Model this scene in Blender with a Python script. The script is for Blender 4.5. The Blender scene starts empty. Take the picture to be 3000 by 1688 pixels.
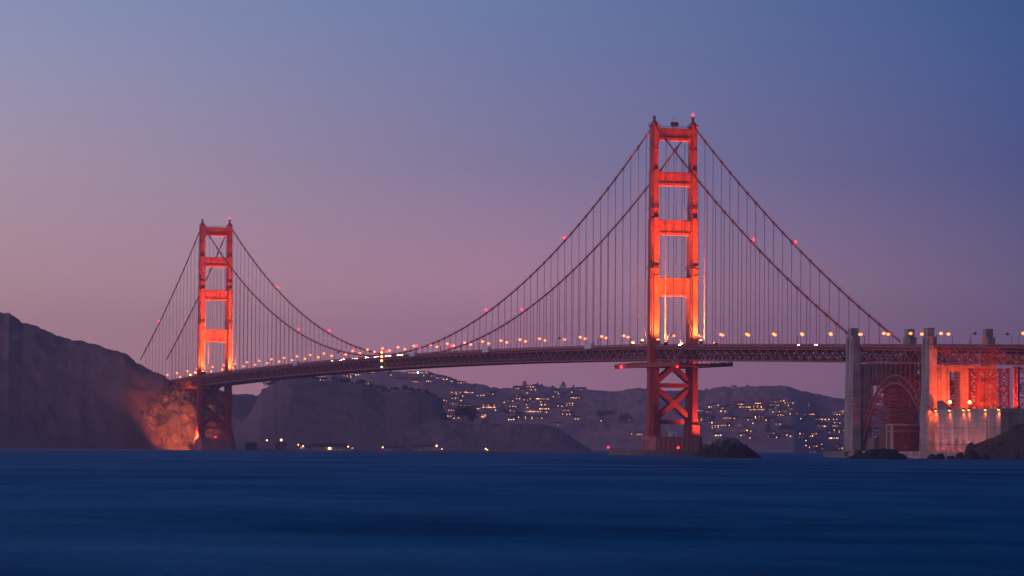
import bpy, math, random
from mathutils import Vector, Matrix, noise
from mathutils.bvhtree import BVHTree
R = math.radians
random.seed(7)
sc = bpy.context.scene
col = sc.collection

# ------------------------------------------------------------------ camera
# X runs north along the bridge, Y west, Z up, metres; origin on the axis of the near tower
CAM = Vector((-2438.24, 907.15, 6.0))
YAW, PIT, FPX, ROLL = -0.31505, 0.04091, 11455.15, 0.00653
dv = Vector((math.cos(YAW)*math.cos(PIT), math.sin(YAW)*math.cos(PIT), math.sin(PIT)))
r0 = Vector((math.sin(YAW), -math.cos(YAW), 0))
u0 = r0.cross(dv)
rv = r0*math.cos(ROLL)+u0*math.sin(ROLL)
uv = u0*math.cos(ROLL)-r0*math.sin(ROLL)
cd = bpy.data.cameras.new('camera'); cam = bpy.data.objects.new('camera', cd); col.objects.link(cam)
M3 = Matrix((rv, uv, -dv)).transposed()
cam.matrix_world = Matrix.Translation(CAM) @ M3.to_4x4()
cd.sensor_width = 36; cd.lens = FPX/3000*36; cd.clip_start = 1; cd.clip_end = 30000
sc.camera = cam
SEA = 1.8

def ray(x, y): return dv+rv*((x-1500)/FPX)-uv*((y-844)/FPX)
def at(x, y, D): return CAM+ray(x, y)*D
def onv(x, y, v):
    t = ray(x, y); return CAM+t*((v-CAM.y)/t.y)

# ------------------------------------------------------------------ world, afterglow sun
sc.view_settings.view_transform = 'Standard'; sc.view_settings.look = 'None'
sc.view_settings.exposure = 0; sc.view_settings.gamma = 1
world = bpy.data.worlds.new("World"); sc.world = world; world.use_nodes = True
nt = world.node_tree; nt.nodes.clear()
def N(t, **k):
    n = nt.nodes.new(t)
    for a, b in k.items(): setattr(n, a, b)
    return n
def srgb(r, g, b): return tuple(((c/255+.055)/1.055)**2.4 if c > 10 else c/255/12.92 for c in (r, g, b))+(1,)
tc = N('ShaderNodeTexCoord')
sep = N('ShaderNodeSeparateXYZ'); nt.links.new(tc.outputs['Generated'], sep.inputs[0])
mx = N('ShaderNodeMath', operation='MAXIMUM'); nt.links.new(sep.outputs['Z'], mx.inputs[0]); mx.inputs[1].default_value = 0
sq = N('ShaderNodeMath', operation='SQRT'); nt.links.new(mx.outputs[0], sq.inputs[0])
dot = N('ShaderNodeVectorMath', operation='DOT_PRODUCT'); nt.links.new(tc.outputs['Generated'], dot.inputs[0])
dot.inputs[1].default_value = r0
def ramp(stops):
    n = N('ShaderNodeValToRGB'); e = n.color_ramp.elements
    e[0].position, e[0].color = stops[0]; e[1].position, e[1].color = stops[-1]
    for p, c in stops[1:-1]:
        q = e.new(p); q.color = c
    nt.links.new(sq.outputs[0], n.inputs[0]); return n
def st(z): return math.sqrt(z)
def gain(stops, lo, hi):
    return [(p, tuple(c*(lo+(hi-lo)*min(1, p/.35)) for c in col_[:3])+(1,)) for p, col_ in stops]
SKY = dict(
 L=[(0, srgb(160,112,132)), (st(.02), srgb(166,118,134)), (st(.042), srgb(172,130,144)), (st(.072), srgb(166,144,164)), (st(.1), srgb(152,148,184)), (st(.12), srgb(140,148,190)), (st(.2), srgb(104,120,178)), (st(.45), srgb(56,74,140)), (1, srgb(26,40,100))],
 C=[(0, srgb(150,100,132)), (st(.02), srgb(156,110,138)), (st(.042), srgb(160,120,144)), (st(.072), srgb(134,120,158)), (st(.1), srgb(114,120,168)), (st(.12), srgb(104,122,174)), (st(.2), srgb(74,98,160)), (st(.45), srgb(40,60,125)), (1, srgb(22,36,92))],
 R=[(0, srgb(118,86,124)), (st(.02), srgb(116,88,128)), (st(.042), srgb(100,86,132)), (st(.072), srgb(84,86,140)), (st(.1), srgb(68,84,142)), (st(.12), srgb(56,80,136)), (st(.2), srgb(42,64,120)), (st(.45), srgb(28,46,100)), (1, srgb(20,32,84))])
FIX = {'L': [(0.1414, (0.989, 1.062, 0.829)), (0.2049, (0.868, 0.967, 0.865)), (0.2683, (0.759, 0.779, 0.76)), (0.3421, (0.607, 0.702, 0.661))], 'C': [(0.1414, (0.982, 0.969, 0.854)), (0.2049, (1.003, 0.959, 0.908)), (0.2683, (0.708, 0.78, 0.74)), (0.3421, (0.677, 0.745, 0.693))], 'R': [(0.1414, (1.09, 1.085, 0.872)), (0.2049, (1.207, 1.271, 0.942)), (0.2683, (0.736, 0.933, 0.909)), (0.3421, (0.711, 1.056, 0.972))]}
def fix(k, stops):
    o = []
    for p, c in stops:
        f = FIX[k]; q = min(max(p, f[0][0]), f[-1][0])
        for (a, ca), (b_, cb) in zip(f, f[1:]):
            if q <= b_: w_ = (q-a)/(b_-a); break
        o.append((p, tuple(x*(ya+(yb-ya)*w_) for x, ya, yb in zip(c, ca, cb))+(1,)))
    return o
rl, rc, rr = (ramp(fix(k, gain(SKY[k], *g_))) for k, g_ in (('L', (2.0, 1.55)), ('C', (1.9, 1.5)), ('R', (1.4, 1.12))))
def mapr(a, b):
    n = N('ShaderNodeMapRange', interpolation_type='LINEAR'); n.inputs[1].default_value = a; n.inputs[2].default_value = b
    n.inputs[3].default_value = 0; n.inputs[4].default_value = 1; nt.links.new(dot.outputs['Value'], n.inputs[0]); return n
def mix(f, a, b, mode='MIX'):
    n = N('ShaderNodeMix', data_type='RGBA', blend_type=mode)
    if hasattr(f, 'outputs'): nt.links.new(f.outputs[0], n.inputs[0])
    else: n.inputs[0].default_value = f
    for s, i in ((a, 6), (b, 7)):
        if isinstance(s, tuple): n.inputs[i].default_value = s
        else: nt.links.new(s, n.inputs[i])
    return n
m1 = mix(mapr(-.13, 0), rl.outputs[0], rc.outputs[0])
m2 = mix(mapr(0, .13), m1.outputs[2], rr.outputs[0])
# western afterglow, behind the camera's left shoulder
west = Vector((-.25, .95, .12)).normalized()
wd = N('ShaderNodeVectorMath', operation='DOT_PRODUCT'); nt.links.new(tc.outputs['Generated'], wd.inputs[0]); wd.inputs[1].default_value = west
wm = N('ShaderNodeMath', operation='MAXIMUM'); nt.links.new(wd.outputs['Value'], wm.inputs[0]); wm.inputs[1].default_value = 0
wp = N('ShaderNodeMath', operation='POWER'); nt.links.new(wm.outputs[0], wp.inputs[0]); wp.inputs[1].default_value = 4
wc = N('ShaderNodeVectorMath', operation='SCALE'); wc.inputs[0].default_value = (.75, .55, .6); nt.links.new(wp.outputs[0], wc.inputs['Scale'])
m3 = mix(1.0, m2.outputs[2], wc.outputs[0], 'ADD')
sky = N('ShaderNodeTexSky', sky_type='NISHITA'); sky.sun_disc = False
SUN_EL, SUN_AZ = R(2), math.atan2(.95, -.25)
sky.sun_elevation = SUN_EL; sky.sun_rotation = R(90)-SUN_AZ
sk = N('ShaderNodeVectorMath', operation='SCALE'); nt.links.new(sky.outputs[0], sk.inputs[0]); sk.inputs['Scale'].default_value = .004
m4 = mix(1.0, m3.outputs[2], sk.outputs[0], 'ADD')
bg = N('ShaderNodeBackground'); nt.links.new(m4.outputs[2], bg.inputs[0]); bg.inputs[1].default_value = 1.0
wo = N('ShaderNodeOutputWorld'); nt.links.new(bg.outputs[0], wo.inputs[0])
sd = bpy.data.lights.new('afterglow', 'SUN'); so = bpy.data.objects.new('afterglow_sun', sd); col.objects.link(so)
sd.energy = .6; sd.angle = R(40); sd.color = (1, .46, .52)
so.rotation_euler = Vector((-math.cos(SUN_AZ), -math.sin(SUN_AZ), -.30)).to_track_quat('-Z', 'Y').to_euler()

cy = sc.cycles
cy.max_bounces = 5; cy.diffuse_bounces = 2; cy.glossy_bounces = 2; cy.transmission_bounces = 1
cy.volume_bounces = 0; cy.sample_clamp_indirect = 4; cy.use_denoising = True; cy.caustics_reflective = False
cy.filter_width = 1.5
try: cy.use_light_tree = True
except Exception: pass

# ------------------------------------------------------------------ materials
def mat(name, base, rough=.6, nscale=None, namp=.3, bump=0, bscale=None, emit=None, estr=0, metal=0, spec=.5, stretch=None, second=None):
    m = bpy.data.materials.new(name); m.use_nodes = True; t = m.node_tree; b = t.nodes['Principled BSDF']
    b.inputs['Base Color'].default_value = (*base, 1); b.inputs['Roughness'].default_value = rough
    b.inputs['Metallic'].default_value = metal; b.inputs['Specular IOR Level'].default_value = spec
    if emit:
        b.inputs['Emission Color'].default_value = (*emit, 1); b.inputs['Emission Strength'].default_value = estr
    if nscale:
        tcn = t.nodes.new('ShaderNodeTexCoord'); mp = t.nodes.new('ShaderNodeMapping'); t.links.new(tcn.outputs['Object'], mp.inputs[0])
        if stretch: mp.inputs['Scale'].default_value = stretch
        no = t.nodes.new('ShaderNodeTexNoise'); no.inputs['Scale'].default_value = nscale; no.inputs['Detail'].default_value = 8; no.inputs['Roughness'].default_value = .65
        t.links.new(mp.outputs[0], no.inputs['Vector'])
        rp = t.nodes.new('ShaderNodeValToRGB'); e = rp.color_ramp.elements
        e[0].position = .3; e[1].position = .72
        lo = tuple(c*(1-namp) for c in base); hi = second or tuple(min(1, c*(1+namp)) for c in base)
        e[0].color = (*lo, 1); e[1].color = (*hi, 1)
        t.links.new(no.outputs['Fac'], rp.inputs[0]); t.links.new(rp.outputs[0], b.inputs['Base Color'])
        if bump:
            bp = t.nodes.new('ShaderNodeBump'); bp.inputs['Strength'].default_value = bump; bp.inputs['Distance'].default_value = bscale or 1
            t.links.new(no.outputs['Fac'], bp.inputs['Height']); t.links.new(bp.outputs[0], b.inputs['Normal'])
    return m
PAINT = mat('orange_paint', (.30, .034, .018), .5, .3, .42, stretch=(1, 1, .12))
PAINTD = mat('orange_paint_truss', (.25, .075, .06), .65, .15, .3)
CABLE = mat('cable_paint', (.30, .045, .03), .5)
ROPE = mat('rope_paint', (.42, .15, .13), .5)
ASPH = mat('asphalt', (.05, .05, .05), .8, .2, .2)
DARKM = mat('dark_steel', (.06, .05, .05), .6)
POLE = mat('lamp_pole_paint', (.28, .06, .04), .5)
WHITE = mat('white_panel', (.62, .64, .68), .5, .8, .08)
REDP = mat('red_panel', (.5, .03, .03), .5)
GREYM = mat('grey_metal', (.25, .25, .26), .5)
TREE = mat('tree_leaves', (.035, .045, .022), .8, .3, .5)
TRUNK = mat('tree_bark', (.05, .04, .03), .9)
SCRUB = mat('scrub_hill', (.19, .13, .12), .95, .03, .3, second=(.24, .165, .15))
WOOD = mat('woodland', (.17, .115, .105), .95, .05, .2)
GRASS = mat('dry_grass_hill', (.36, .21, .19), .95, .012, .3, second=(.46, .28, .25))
CLIFF = mat('cliff_rock', (.18, .13, .10), .9, .09, .75, bump=1, bscale=6, second=(.40, .29, .20))
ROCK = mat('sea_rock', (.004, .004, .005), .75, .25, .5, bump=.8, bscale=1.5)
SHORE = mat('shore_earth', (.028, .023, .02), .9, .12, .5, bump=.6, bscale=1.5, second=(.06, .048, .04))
HWALL = [mat('house_wall_pale', (.30, .28, .27), .8), mat('house_wall_brown', (.13, .10, .08), .8), mat('house_wall_grey', (.18, .18, .19), .8)]
HROOF = [mat('house_roof_dark', (.05, .045, .045), .8), mat('house_roof_tile', (.12, .06, .045), .8)]
def emis(name, c, s):
    m = bpy.data.materials.new(name); m.use_nodes = True; t = m.node_tree; t.nodes.clear()
    e = t.nodes.new('ShaderNodeEmission'); e.inputs[0].default_value = (*c, 1); e.inputs[1].default_value = s
    o = t.nodes.new('ShaderNodeOutputMaterial'); t.links.new(e.outputs[0], o.inputs[0]); return m
SODIUM = emis('sodium_glow', (1, .165, .042), 6)
FLOODG = emis('flood_glow', (1, .28, .07), 15)
REDG = emis('red_lamp_glow', (1, .015, .022), 10)
GREENG = emis('green_lamp_glow', (.25, 1, .6), 22)
WARMG = emis('harbour_lamp_glow', (1, .45, .18), 8)
HEADG = emis('headlight_glow', (1, .72, .42), 320)
TAILG = emis('tail_lamp_glow', (1, .03, .02), 12)
WIN = [emis('window_amber', (1, .38, .12), 2.8), emis('window_warm', (1, .44, .16), 4.8), emis('window_dim', (1, .32, .11), 1.1), emis('window_pale', (1, .56, .29), 5)]
OFFL = mat('unlit_lamp_glass', (.12, .1, .1), .3)

def concrete(name, base, streak=.3):
    m = bpy.data.materials.new(name); m.use_nodes = True; t = m.node_tree; b = t.nodes['Principled BSDF']; b.inputs['Roughness'].default_value = .85
    tcn = t.nodes.new('ShaderNodeTexCoord')
    def nz(scale, st, det=6):
        mp = t.nodes.new('ShaderNodeMapping'); t.links.new(tcn.outputs['Object'], mp.inputs[0]); mp.inputs['Scale'].default_value = st
        no = t.nodes.new('ShaderNodeTexNoise'); no.inputs['Scale'].default_value = scale; no.inputs['Detail'].default_value = det; no.inputs['Roughness'].default_value = .65
        t.links.new(mp.outputs[0], no.inputs['Vector']); return no
    a = nz(.35, (1, 1, .10)); c = nz(.12, (1, 1, 1), 8); h = nz(.9, (.05, .05, 1.0), 3)
    def mth(op, x, y):
        n = t.nodes.new('ShaderNodeMath'); n.operation = op
        for i, s in enumerate((x, y)):
            if isinstance(s, (int, float)): n.inputs[i].default_value = s
            else: t.links.new(s, n.inputs[i])
        return n.outputs[0]
    f = mth('ADD', mth('ADD', mth('MULTIPLY', a.outputs['Fac'], .45), mth('MULTIPLY', c.outputs['Fac'], .3)), mth('MULTIPLY', h.outputs['Fac'], .25))
    # board lift lines every three metres
    sp = t.nodes.new('ShaderNodeSeparateXYZ'); t.links.new(tcn.outputs['Object'], sp.inputs[0])
    fr = mth('FRACT', mth('DIVIDE', sp.outputs['Z'], 3.1), 0); ln = mth('LESS_THAN', fr, .07)
    f2 = mth('SUBTRACT', f, mth('MULTIPLY', ln, .10))
    rp = t.nodes.new('ShaderNodeValToRGB'); e = rp.color_ramp.elements; e[0].position = .34; e[1].position = .64
    e[0].color = (*[x*(1-streak*1.5) for x in base], 1); e[1].color = (*[min(1, x*(1+streak)) for x in base], 1)
    t.links.new(f2, rp.inputs[0]); t.links.new(rp.outputs[0], b.inputs['Base Color'])
    bp = t.nodes.new('ShaderNodeBump'); bp.inputs['Strength'].default_value = .3; bp.inputs['Distance'].default_value = .3
    t.links.new(f2, bp.inputs['Height']); t.links.new(bp.outputs[0], b.inputs['Normal'])
    return m
CONC = concrete('weathered_concrete', (.28, .255, .235), .42)
CONCD = concrete('dark_concrete', (.16, .13, .12))
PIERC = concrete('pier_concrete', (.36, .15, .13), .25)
def brick():
    m = bpy.data.materials.new('fort_brick'); m.use_nodes = True; t = m.node_tree; b = t.nodes['Principled BSDF']; b.inputs['Roughness'].default_value = .85
    tcn = t.nodes.new('ShaderNodeTexCoord'); mp = t.nodes.new('ShaderNodeMapping'); t.links.new(tcn.outputs['Object'], mp.inputs[0]); mp.inputs['Rotation'].default_value = (R(90), 0, R(90))
    bt = t.nodes.new('ShaderNodeTexBrick'); bt.inputs['Color1'].default_value = (.17, .055, .045, 1); bt.inputs['Color2'].default_value = (.13, .045, .038, 1); bt.inputs['Mortar'].default_value = (.15, .09, .075, 1)
    bt.inputs['Scale'].default_value = 1.2; t.links.new(mp.outputs[0], bt.inputs[0]); t.links.new(bt.outputs[0], b.inputs['Base Color']); return m
BRICK = brick()
QUOIN = mat('granite_quoin', (.38, .35, .33), .8, .5, .2)

# ------------------------------------------------------------------ mesh helpers
class MB:
    def __init__(s): s.v = []; s.f = []
    def add(s, vs, fs):
        o = len(s.v); s.v += [tuple(x) for x in vs]; s.f += [tuple(i+o for i in f) for f in fs]; return s
    def box(s, x0, x1, y0, y1, z0, z1):
        return s.add([(x0,y0,z0),(x1,y0,z0),(x1,y1,z0),(x0,y1,z0),(x0,y0,z1),(x1,y0,z1),(x1,y1,z1),(x0,y1,z1)],
                     [(0,3,2,1),(4,5,6,7),(0,1,5,4),(1,2,6,5),(2,3,7,6),(3,0,4,7)])
    def frustum(s, cx, cy, z0, z1, a0, b0, a1, b1):
        return s.add([(cx-a0,cy-b0,z0),(cx+a0,cy-b0,z0),(cx+a0,cy+b0,z0),(cx-a0,cy+b0,z0),(cx-a1,cy-b1,z1),(cx+a1,cy-b1,z1),(cx+a1,cy+b1,z1),(cx-a1,cy+b1,z1)],
                     [(0,3,2,1),(4,5,6,7),(0,1,5,4),(1,2,6,5),(2,3,7,6),(3,0,4,7)])
    def bar(s, p, q, w, h, up=(0, 0, 1)):
        p = Vector(p); q = Vector(q); d = (q-p).normalized(); up = Vector(up)
        if abs(d.dot(up)) > .99: up = Vector((1, 0, 0))
        a = d.cross(up).normalized()*w/2; b = a.cross(d).normalized()*h/2
        return s.add([p-a-b, p+a-b, p+a+b, p-a+b, q-a-b, q+a-b, q+a+b, q-a+b],
                     [(0,1,2,3),(7,6,5,4),(0,4,5,1),(1,5,6,2),(2,6,7,3),(3,7,4,0)])
    def tube(s, pts, r, n=6, cap=True):
        pts = [Vector(p) for p in pts]; o = len(s.v); rs = r if isinstance(r, (list, tuple)) else [r]*len(pts)
        for i, p in enumerate(pts):
            d = (pts[min(i+1, len(pts)-1)]-pts[max(i-1, 0)]).normalized()
            up = Vector((0, 1, 0)) if abs(d.y) < .9 else Vector((1, 0, 0))
            a = d.cross(up).normalized(); b = a.cross(d)
            for k in range(n):
                t = 2*math.pi*k/n; s.v.append(tuple(p+(a*math.cos(t)+b*math.sin(t))*rs[i]))
        for i in range(len(pts)-1):
            for k in range(n):
                k2 = (k+1) % n; s.f.append((o+i*n+k, o+i*n+k2, o+(i+1)*n+k2, o+(i+1)*n+k))
        if cap:
            s.f.append(tuple(o+k for k in reversed(range(n)))); e = o+(len(pts)-1)*n; s.f.append(tuple(e+k for k in range(n)))
        return s
    def prism(s, poly, axis, a, b):
        n = len(poly); vs = []
        for t in (a, b):
            for (p, q) in poly:
                vs.append((t, p, q) if axis == 'x' else (p, t, q) if axis == 'y' else (p, q, t))
        return s.add(vs, [tuple(range(n-1, -1, -1)), tuple(range(n, 2*n))]+[(i, (i+1) % n, n+(i+1) % n, n+i) for i in range(n)])
    def ball(s, c, rx, ry, rz, n=8, m=5):
        c = Vector(c); vs = [c+Vector((0, 0, rz))]
        for j in range(1, m):
            t = math.pi*j/m
            for k in range(n):
                p = 2*math.pi*k/n; vs.append(c+Vector((rx*math.sin(t)*math.cos(p), ry*math.sin(t)*math.sin(p), rz*math.cos(t))))
        vs.append(c-Vector((0, 0, rz))); L = len(vs)-1; fs = []
        for k in range(n): fs.append((0, 1+k, 1+(k+1) % n)); fs.append((L, L-n+(k+1) % n, L-n+k))
        for j in range(m-2):
            for k in range(n): fs.append((1+j*n+k, 1+(j+1)*n+k, 1+(j+1)*n+(k+1) % n, 1+j*n+(k+1) % n))
        return s.add(vs, fs)
    def build(s, name, m, parent=None, smooth=False, off=None):
        me = bpy.data.meshes.new(name)
        vs = s.v if off is None else [tuple(Vector(p)-Vector(off)) for p in s.v]
        me.from_pydata(vs, [], s.f); me.update()
        if m: me.materials.append(m)
        if smooth: me.polygons.foreach_set('use_smooth', [True]*len(me.polygons))
        o = bpy.data.objects.new(name, me); col.objects.link(o)
        if parent: o.parent = parent
        if off is not None and parent is None: o.location = off
        return o
def tag(o, label, cat, group=None, kind=None):
    o['label'] = label; o['category'] = cat
    if group: o['group'] = group
    if kind: o['kind'] = kind
    return o
def empty(name, loc=(0, 0, 0), parent=None, rz=0):
    o = bpy.data.objects.new(name, None); o.location = loc; o.rotation_euler = (0, 0, rz); o.empty_display_size = .5; col.objects.link(o)
    if parent: o.parent = parent
    return o
KIDS = {}
def kids(o): return [c for c in o.children]
def copy_tree(o, parent=None):
    c = o.copy(); col.objects.link(c)
    if parent: c.parent = parent
    for ch in kids(o): copy_tree(ch, c)
    return c
ORD = ['first', 'second', 'third', 'fourth', 'fifth', 'sixth', 'seventh', 'eighth', 'ninth', 'tenth', 'eleventh', 'twelfth', 'thirteenth', 'fourteenth', 'fifteenth', 'sixteenth', 'seventeenth', 'eighteenth', 'nineteenth', 'twentieth']
TENS = {2: 'twenty', 3: 'thirty', 4: 'forty'}
def ordn(i):
    i += 1
    if i <= 20: return ORD[i-1]
    if i % 10 == 0: return {3: 'thirtieth', 4: 'fortieth'}[i//10]
    return TENS[i//10]+'-'+ORD[i % 10-1]

# ------------------------------------------------------------------ water
def water_mat():
    m = bpy.data.materials.new('sea_water'); m.use_nodes = True; t = m.node_tree; t.nodes.clear()
    def nd(k): return t.nodes.new(k)
    tcn = nd('ShaderNodeTexCoord')
    def nz(sx, sy, det, rough=.6):
        mp = nd('ShaderNodeMapping'); mp.vector_type = 'POINT'; t.links.new(tcn.outputs['Object'], mp.inputs[0]); mp.inputs['Rotation'].default_value = (0, 0, -YAW); mp.inputs['Scale'].default_value = (sx, sy, 1)
        n = nd('ShaderNodeTexNoise'); n.inputs['Scale'].default_value = 1; n.inputs['Detail'].default_value = det; n.inputs['Roughness'].default_value = rough; t.links.new(mp.outputs[0], n.inputs['Vector']); return n
    fine = nz(.05, .10, 10, .72); broad = nz(.010, .012, 6)
    bp = nd('ShaderNodeBump'); bp.inputs['Strength'].default_value = 1; bp.inputs['Distance'].default_value = 1.1; t.links.new(fine.outputs['Fac'], bp.inputs['Height'])
    ad = nd('ShaderNodeMath'); ad.operation = 'MULTIPLY_ADD'; t.links.new(broad.outputs['Fac'], ad.inputs[0]); ad.inputs[1].default_value = .55
    a2 = nd('ShaderNodeMath'); a2.operation = 'MULTIPLY'; t.links.new(fine.outputs['Fac'], a2.inputs[0]); a2.inputs[1].default_value = .45; t.links.new(a2.outputs[0], ad.inputs[2])
    rp = nd('ShaderNodeValToRGB'); e = rp.color_ramp.elements; e[0].position = .38; e[1].position = .62; e[0].color = (.0, .070, .168, 1); e[1].color = (.004, .195, .37, 1); t.links.new(ad.outputs[0], rp.inputs[0])
    df = nd('ShaderNodeBsdfDiffuse'); t.links.new(rp.outputs[0], df.inputs[0]); t.links.new(bp.outputs[0], df.inputs['Normal'])
    bp2 = nd('ShaderNodeBump'); bp2.inputs['Strength'].default_value = .3; bp2.inputs['Distance'].default_value = .5; t.links.new(fine.outputs['Fac'], bp2.inputs['Height'])
    gl = nd('ShaderNodeBsdfGlossy'); gl.inputs['Roughness'].default_value = .30; gl.inputs[0].default_value = (.62, .8, 1, 1); t.links.new(bp2.outputs[0], gl.inputs['Normal'])
    mr = nd('ShaderNodeMapRange'); mr.inputs[1].default_value = .38; mr.inputs[2].default_value = .64; mr.inputs[3].default_value = .035; mr.inputs[4].default_value = .11; t.links.new(broad.outputs['Fac'], mr.inputs[0])
    mxs = nd('ShaderNodeMixShader'); t.links.new(mr.outputs[0], mxs.inputs[0]); t.links.new(df.outputs[0], mxs.inputs[1]); t.links.new(gl.outputs[0], mxs.inputs[2])
    o = nd('ShaderNodeOutputMaterial'); t.links.new(mxs.outputs[0], o.inputs[0]); return m
wb = MB(); wb.add([(-2850, -5100, SEA), (7500, -5100, SEA), (7500, 2900, SEA), (-2850, 2900, SEA)], [(0, 1, 2, 3)])
water = tag(wb.build('water', water_mat()), 'smooth dark blue strait water filling the foreground', 'water', kind='structure')

# ------------------------------------------------------------------ hills
def interp(pts, x):
    if x <= pts[0][0]: return pts[0][1]
    for (a, b) in zip(pts, pts[1:]):
        if x <= b[0]:
            t = (x-a[0])/(b[0]-a[0]+1e-9); return a[1]+(b[1]-a[1])*t
    return pts[-1][1]
def hill(name, label, sil, Dr, Db, m, step=5, rows=26, rough=3., rscale=.05, bumps=1.5, power=1.6, back=500, gully=0, inner=1, seed=0, cat='hill'):
    x0, x1 = sil[0][0], sil[-1][0]; n = int((x1-x0)/step)+1; b = MB(); g = {}
    tot = rows+6
    info = dict(sil=sil, Dr=Dr, Db=Db, power=power)
    for i in range(n+1):
        x = min(x0+i*step, x1); y = interp(sil, x); dr = interp(Dr, x); db = interp(Db, x)
        pr = at(x, y, dr); zr = pr.z
        for j in range(tot+1):
            t = j/rows
            if t <= 1:
                D = db+(dr-db)*t; k = 1-(1-t)**power; w = math.sin(math.pi*min(1, t*.93))**.6
            else:
                q = (j-rows)/(tot-rows); D = dr+back*q; k = 1-q**1.5*.9; w = 1
            p = at(x, y, D); zz = SEA-3+(zr-SEA+3)*k
            P = Vector((p.x, p.y, zz))
            s = P*rscale*.35+Vector((seed, 0, 0)); s2 = P*rscale*2.2+Vector((0, seed, 0))
            big = noise.fractal(s, 1.0, 2.0, 4); sm = noise.noise(s2)+.6*noise.noise(s2*2.3)
            if gully:
                s3 = Vector((P.x*rscale*1.6, P.y*rscale*1.6, P.z*rscale*.5+seed)); sm = 1.2-3.2*abs(noise.noise(s3))-1.3*abs(noise.noise(s3*2.7+Vector((3, 1, 7))))+.35*noise.noise(s2*5)
            zz += (big*rough*w*(0 if abs(t-1) < .04 else 1)+sm*bumps*(.2 if t < .08 else inner if t < .9 else 1))*min(1, (zr-SEA)/12)
            g[i, j] = len(b.v); b.v.append((P.x, P.y, zz))
    for i in range(n):
        for j in range(tot): b.f.append((g[i, j], g[i+1, j], g[i+1, j+1], g[i, j+1]))
    o = b.build(name, m, smooth=True); tag(o, label, cat, kind='structure')
    bvh = BVHTree.FromPolygons(b.v, b.f)
    def onhill(x, y):
        for k in range(12):
            h = bvh.ray_cast(CAM, ray(x, y+k*1.5))[0]
            if h is not None: return h
        return at(x, y, interp(Dr, x))
    def drop(p):
        h = bvh.ray_cast(Vector((p.x, p.y, 900)), Vector((0, 0, -1)))[0]
        return h if h is not None else p
    onhill.drop = drop
    return onhill

headland_sil = [(-1500,1040),(-1100,900),(-800,835),(-500,820),(-300,842),(-120,880),(-60,900),(0,918),(12,921),(27,920),(40,930),(66,947),(82,951),(100,956),(140,973),(166,984),(200,996),(240,1000),(270,1010),(300,1018),(330,1028),(365,1036),(390,1054),(408,1067),(430,1082),(450,1092),(470,1098),(482,1104),(495,1116),(502,1130),(508,1150),(512,1180)]
hill('headland', 'dark steep scrub headland rising at the left edge behind the far tower', headland_sil, [(-1500,4400),(-120,4140),(0,4100),(400,3960),(512,3930)], [(-1500,3600),(-120,3660),(0,3690),(300,3790),(420,3828),(512,3862)], SCRUB, step=3, rows=60, rough=6, rscale=.03, bumps=1.4, gully=1, inner=.5, power=1.5)
cliff_sil = [(300,1322),(325,1308),(345,1290),(362,1270),(380,1240),(395,1215),(408,1190),(424,1166),(445,1150),(470,1147),(520,1149),(580,1150),(630,1149),(648,1152),(656,1162),(662,1190),(667,1225),(674,1258),(684,1290),(692,1318),(700,1326)]
hill('cliff', 'bare rock cliff lit orange behind the far tower legs', cliff_sil, [(300,3880),(395,3925),(500,3925),(700,3950)], [(300,3800),(395,3836),(500,3850),(700,3870)], CLIFF, step=1.6, rows=70, rough=11, rscale=.13, bumps=2.6, gully=1, power=2.4, back=160, seed=5, cat='cliff')
mid_left = [(600,1130),(640,1140),(665,1152),(681,1157),(705,1164),(730,1170),(756,1178),(790,1190),(830,1215),(880,1260),(930,1300)]
hill('hill_slope', 'dark low hill slope right of the far tower', mid_left, [(600,6000),(930,5900)], [(600,5600),(930,5500)], SCRUB, rough=8, bumps=2, seed=9)
wood_sil = [(600,1326),(640,1306),(680,1270),(712,1238),(736,1208),(748,1188),(758,1164),(768,1150),(782,1140),(800,1127),(812,1124),(830,1117),(850,1111),(870,1110),(900,1112),(930,1116),(960,1119),(985,1124),(1005,1126),(1035,1129),(1060,1131),(1090,1138),(1110,1146),(1130,1151),(1160,1149),(1200,1146),(1225,1151),(1240,1158),(1262,1164),(1280,1172),(1290,1180),(1299,1194),(1303,1208),(1312,1224),(1330,1234),(1345,1262),(1360,1300)]
onwood = hill('wooded_hill', 'dark rounded wooded hill beneath the middle of the main span', wood_sil, [(600,5300),(1360,5420)], [(600,4850),(1360,4860)], WOOD, step=2.5, rows=60, rough=4.5, rscale=.06, bumps=2.4, inner=.35, power=1.9, seed=13)
pen_sil = [(1180,1236),(1250,1238),(1300,1232),(1335,1236),(1360,1242),(1385,1245),(1430,1242),(1470,1243),(1490,1240),(1530,1245),(1580,1243),(1620,1250),(1650,1262),(1675,1282),(1690,1292),(1710,1307),(1735,1318),(1752,1327),(1765,1332)]
hill('low_point', 'low dark grassy point of land sloping down to the water', pen_sil, [(1180,5080),(1765,4960)], [(1180,4750),(1765,4820)], SCRUB, step=3, rough=5, bumps=1.6, seed=21)
flat_sil = [(690,1318),(720,1316),(900,1317),(1100,1318),(1400,1319),(1600,1321),(1700,1326)]
hill('harbour_shore', 'flat dark harbour shore at the foot of the wooded hill', flat_sil, [(690,4080),(1700,4120)], [(690,4020),(1700,4060)], SCRUB, step=6, rows=10, rough=.3, bumps=.15, back=300, seed=3, cat='shore')
dist_sil = [(560,1175),(640,1156),(668,1154),(690,1157),(717,1154),(735,1157),(756,1160),(790,1172),(840,1190)]
hill('distant_ridge', 'pale hazy ridge far beyond the far tower', dist_sil, [(560,7700),(840,7700)], [(560,7200),(840,7200)], WOOD, rough=6, bumps=3.5, seed=33)
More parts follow.
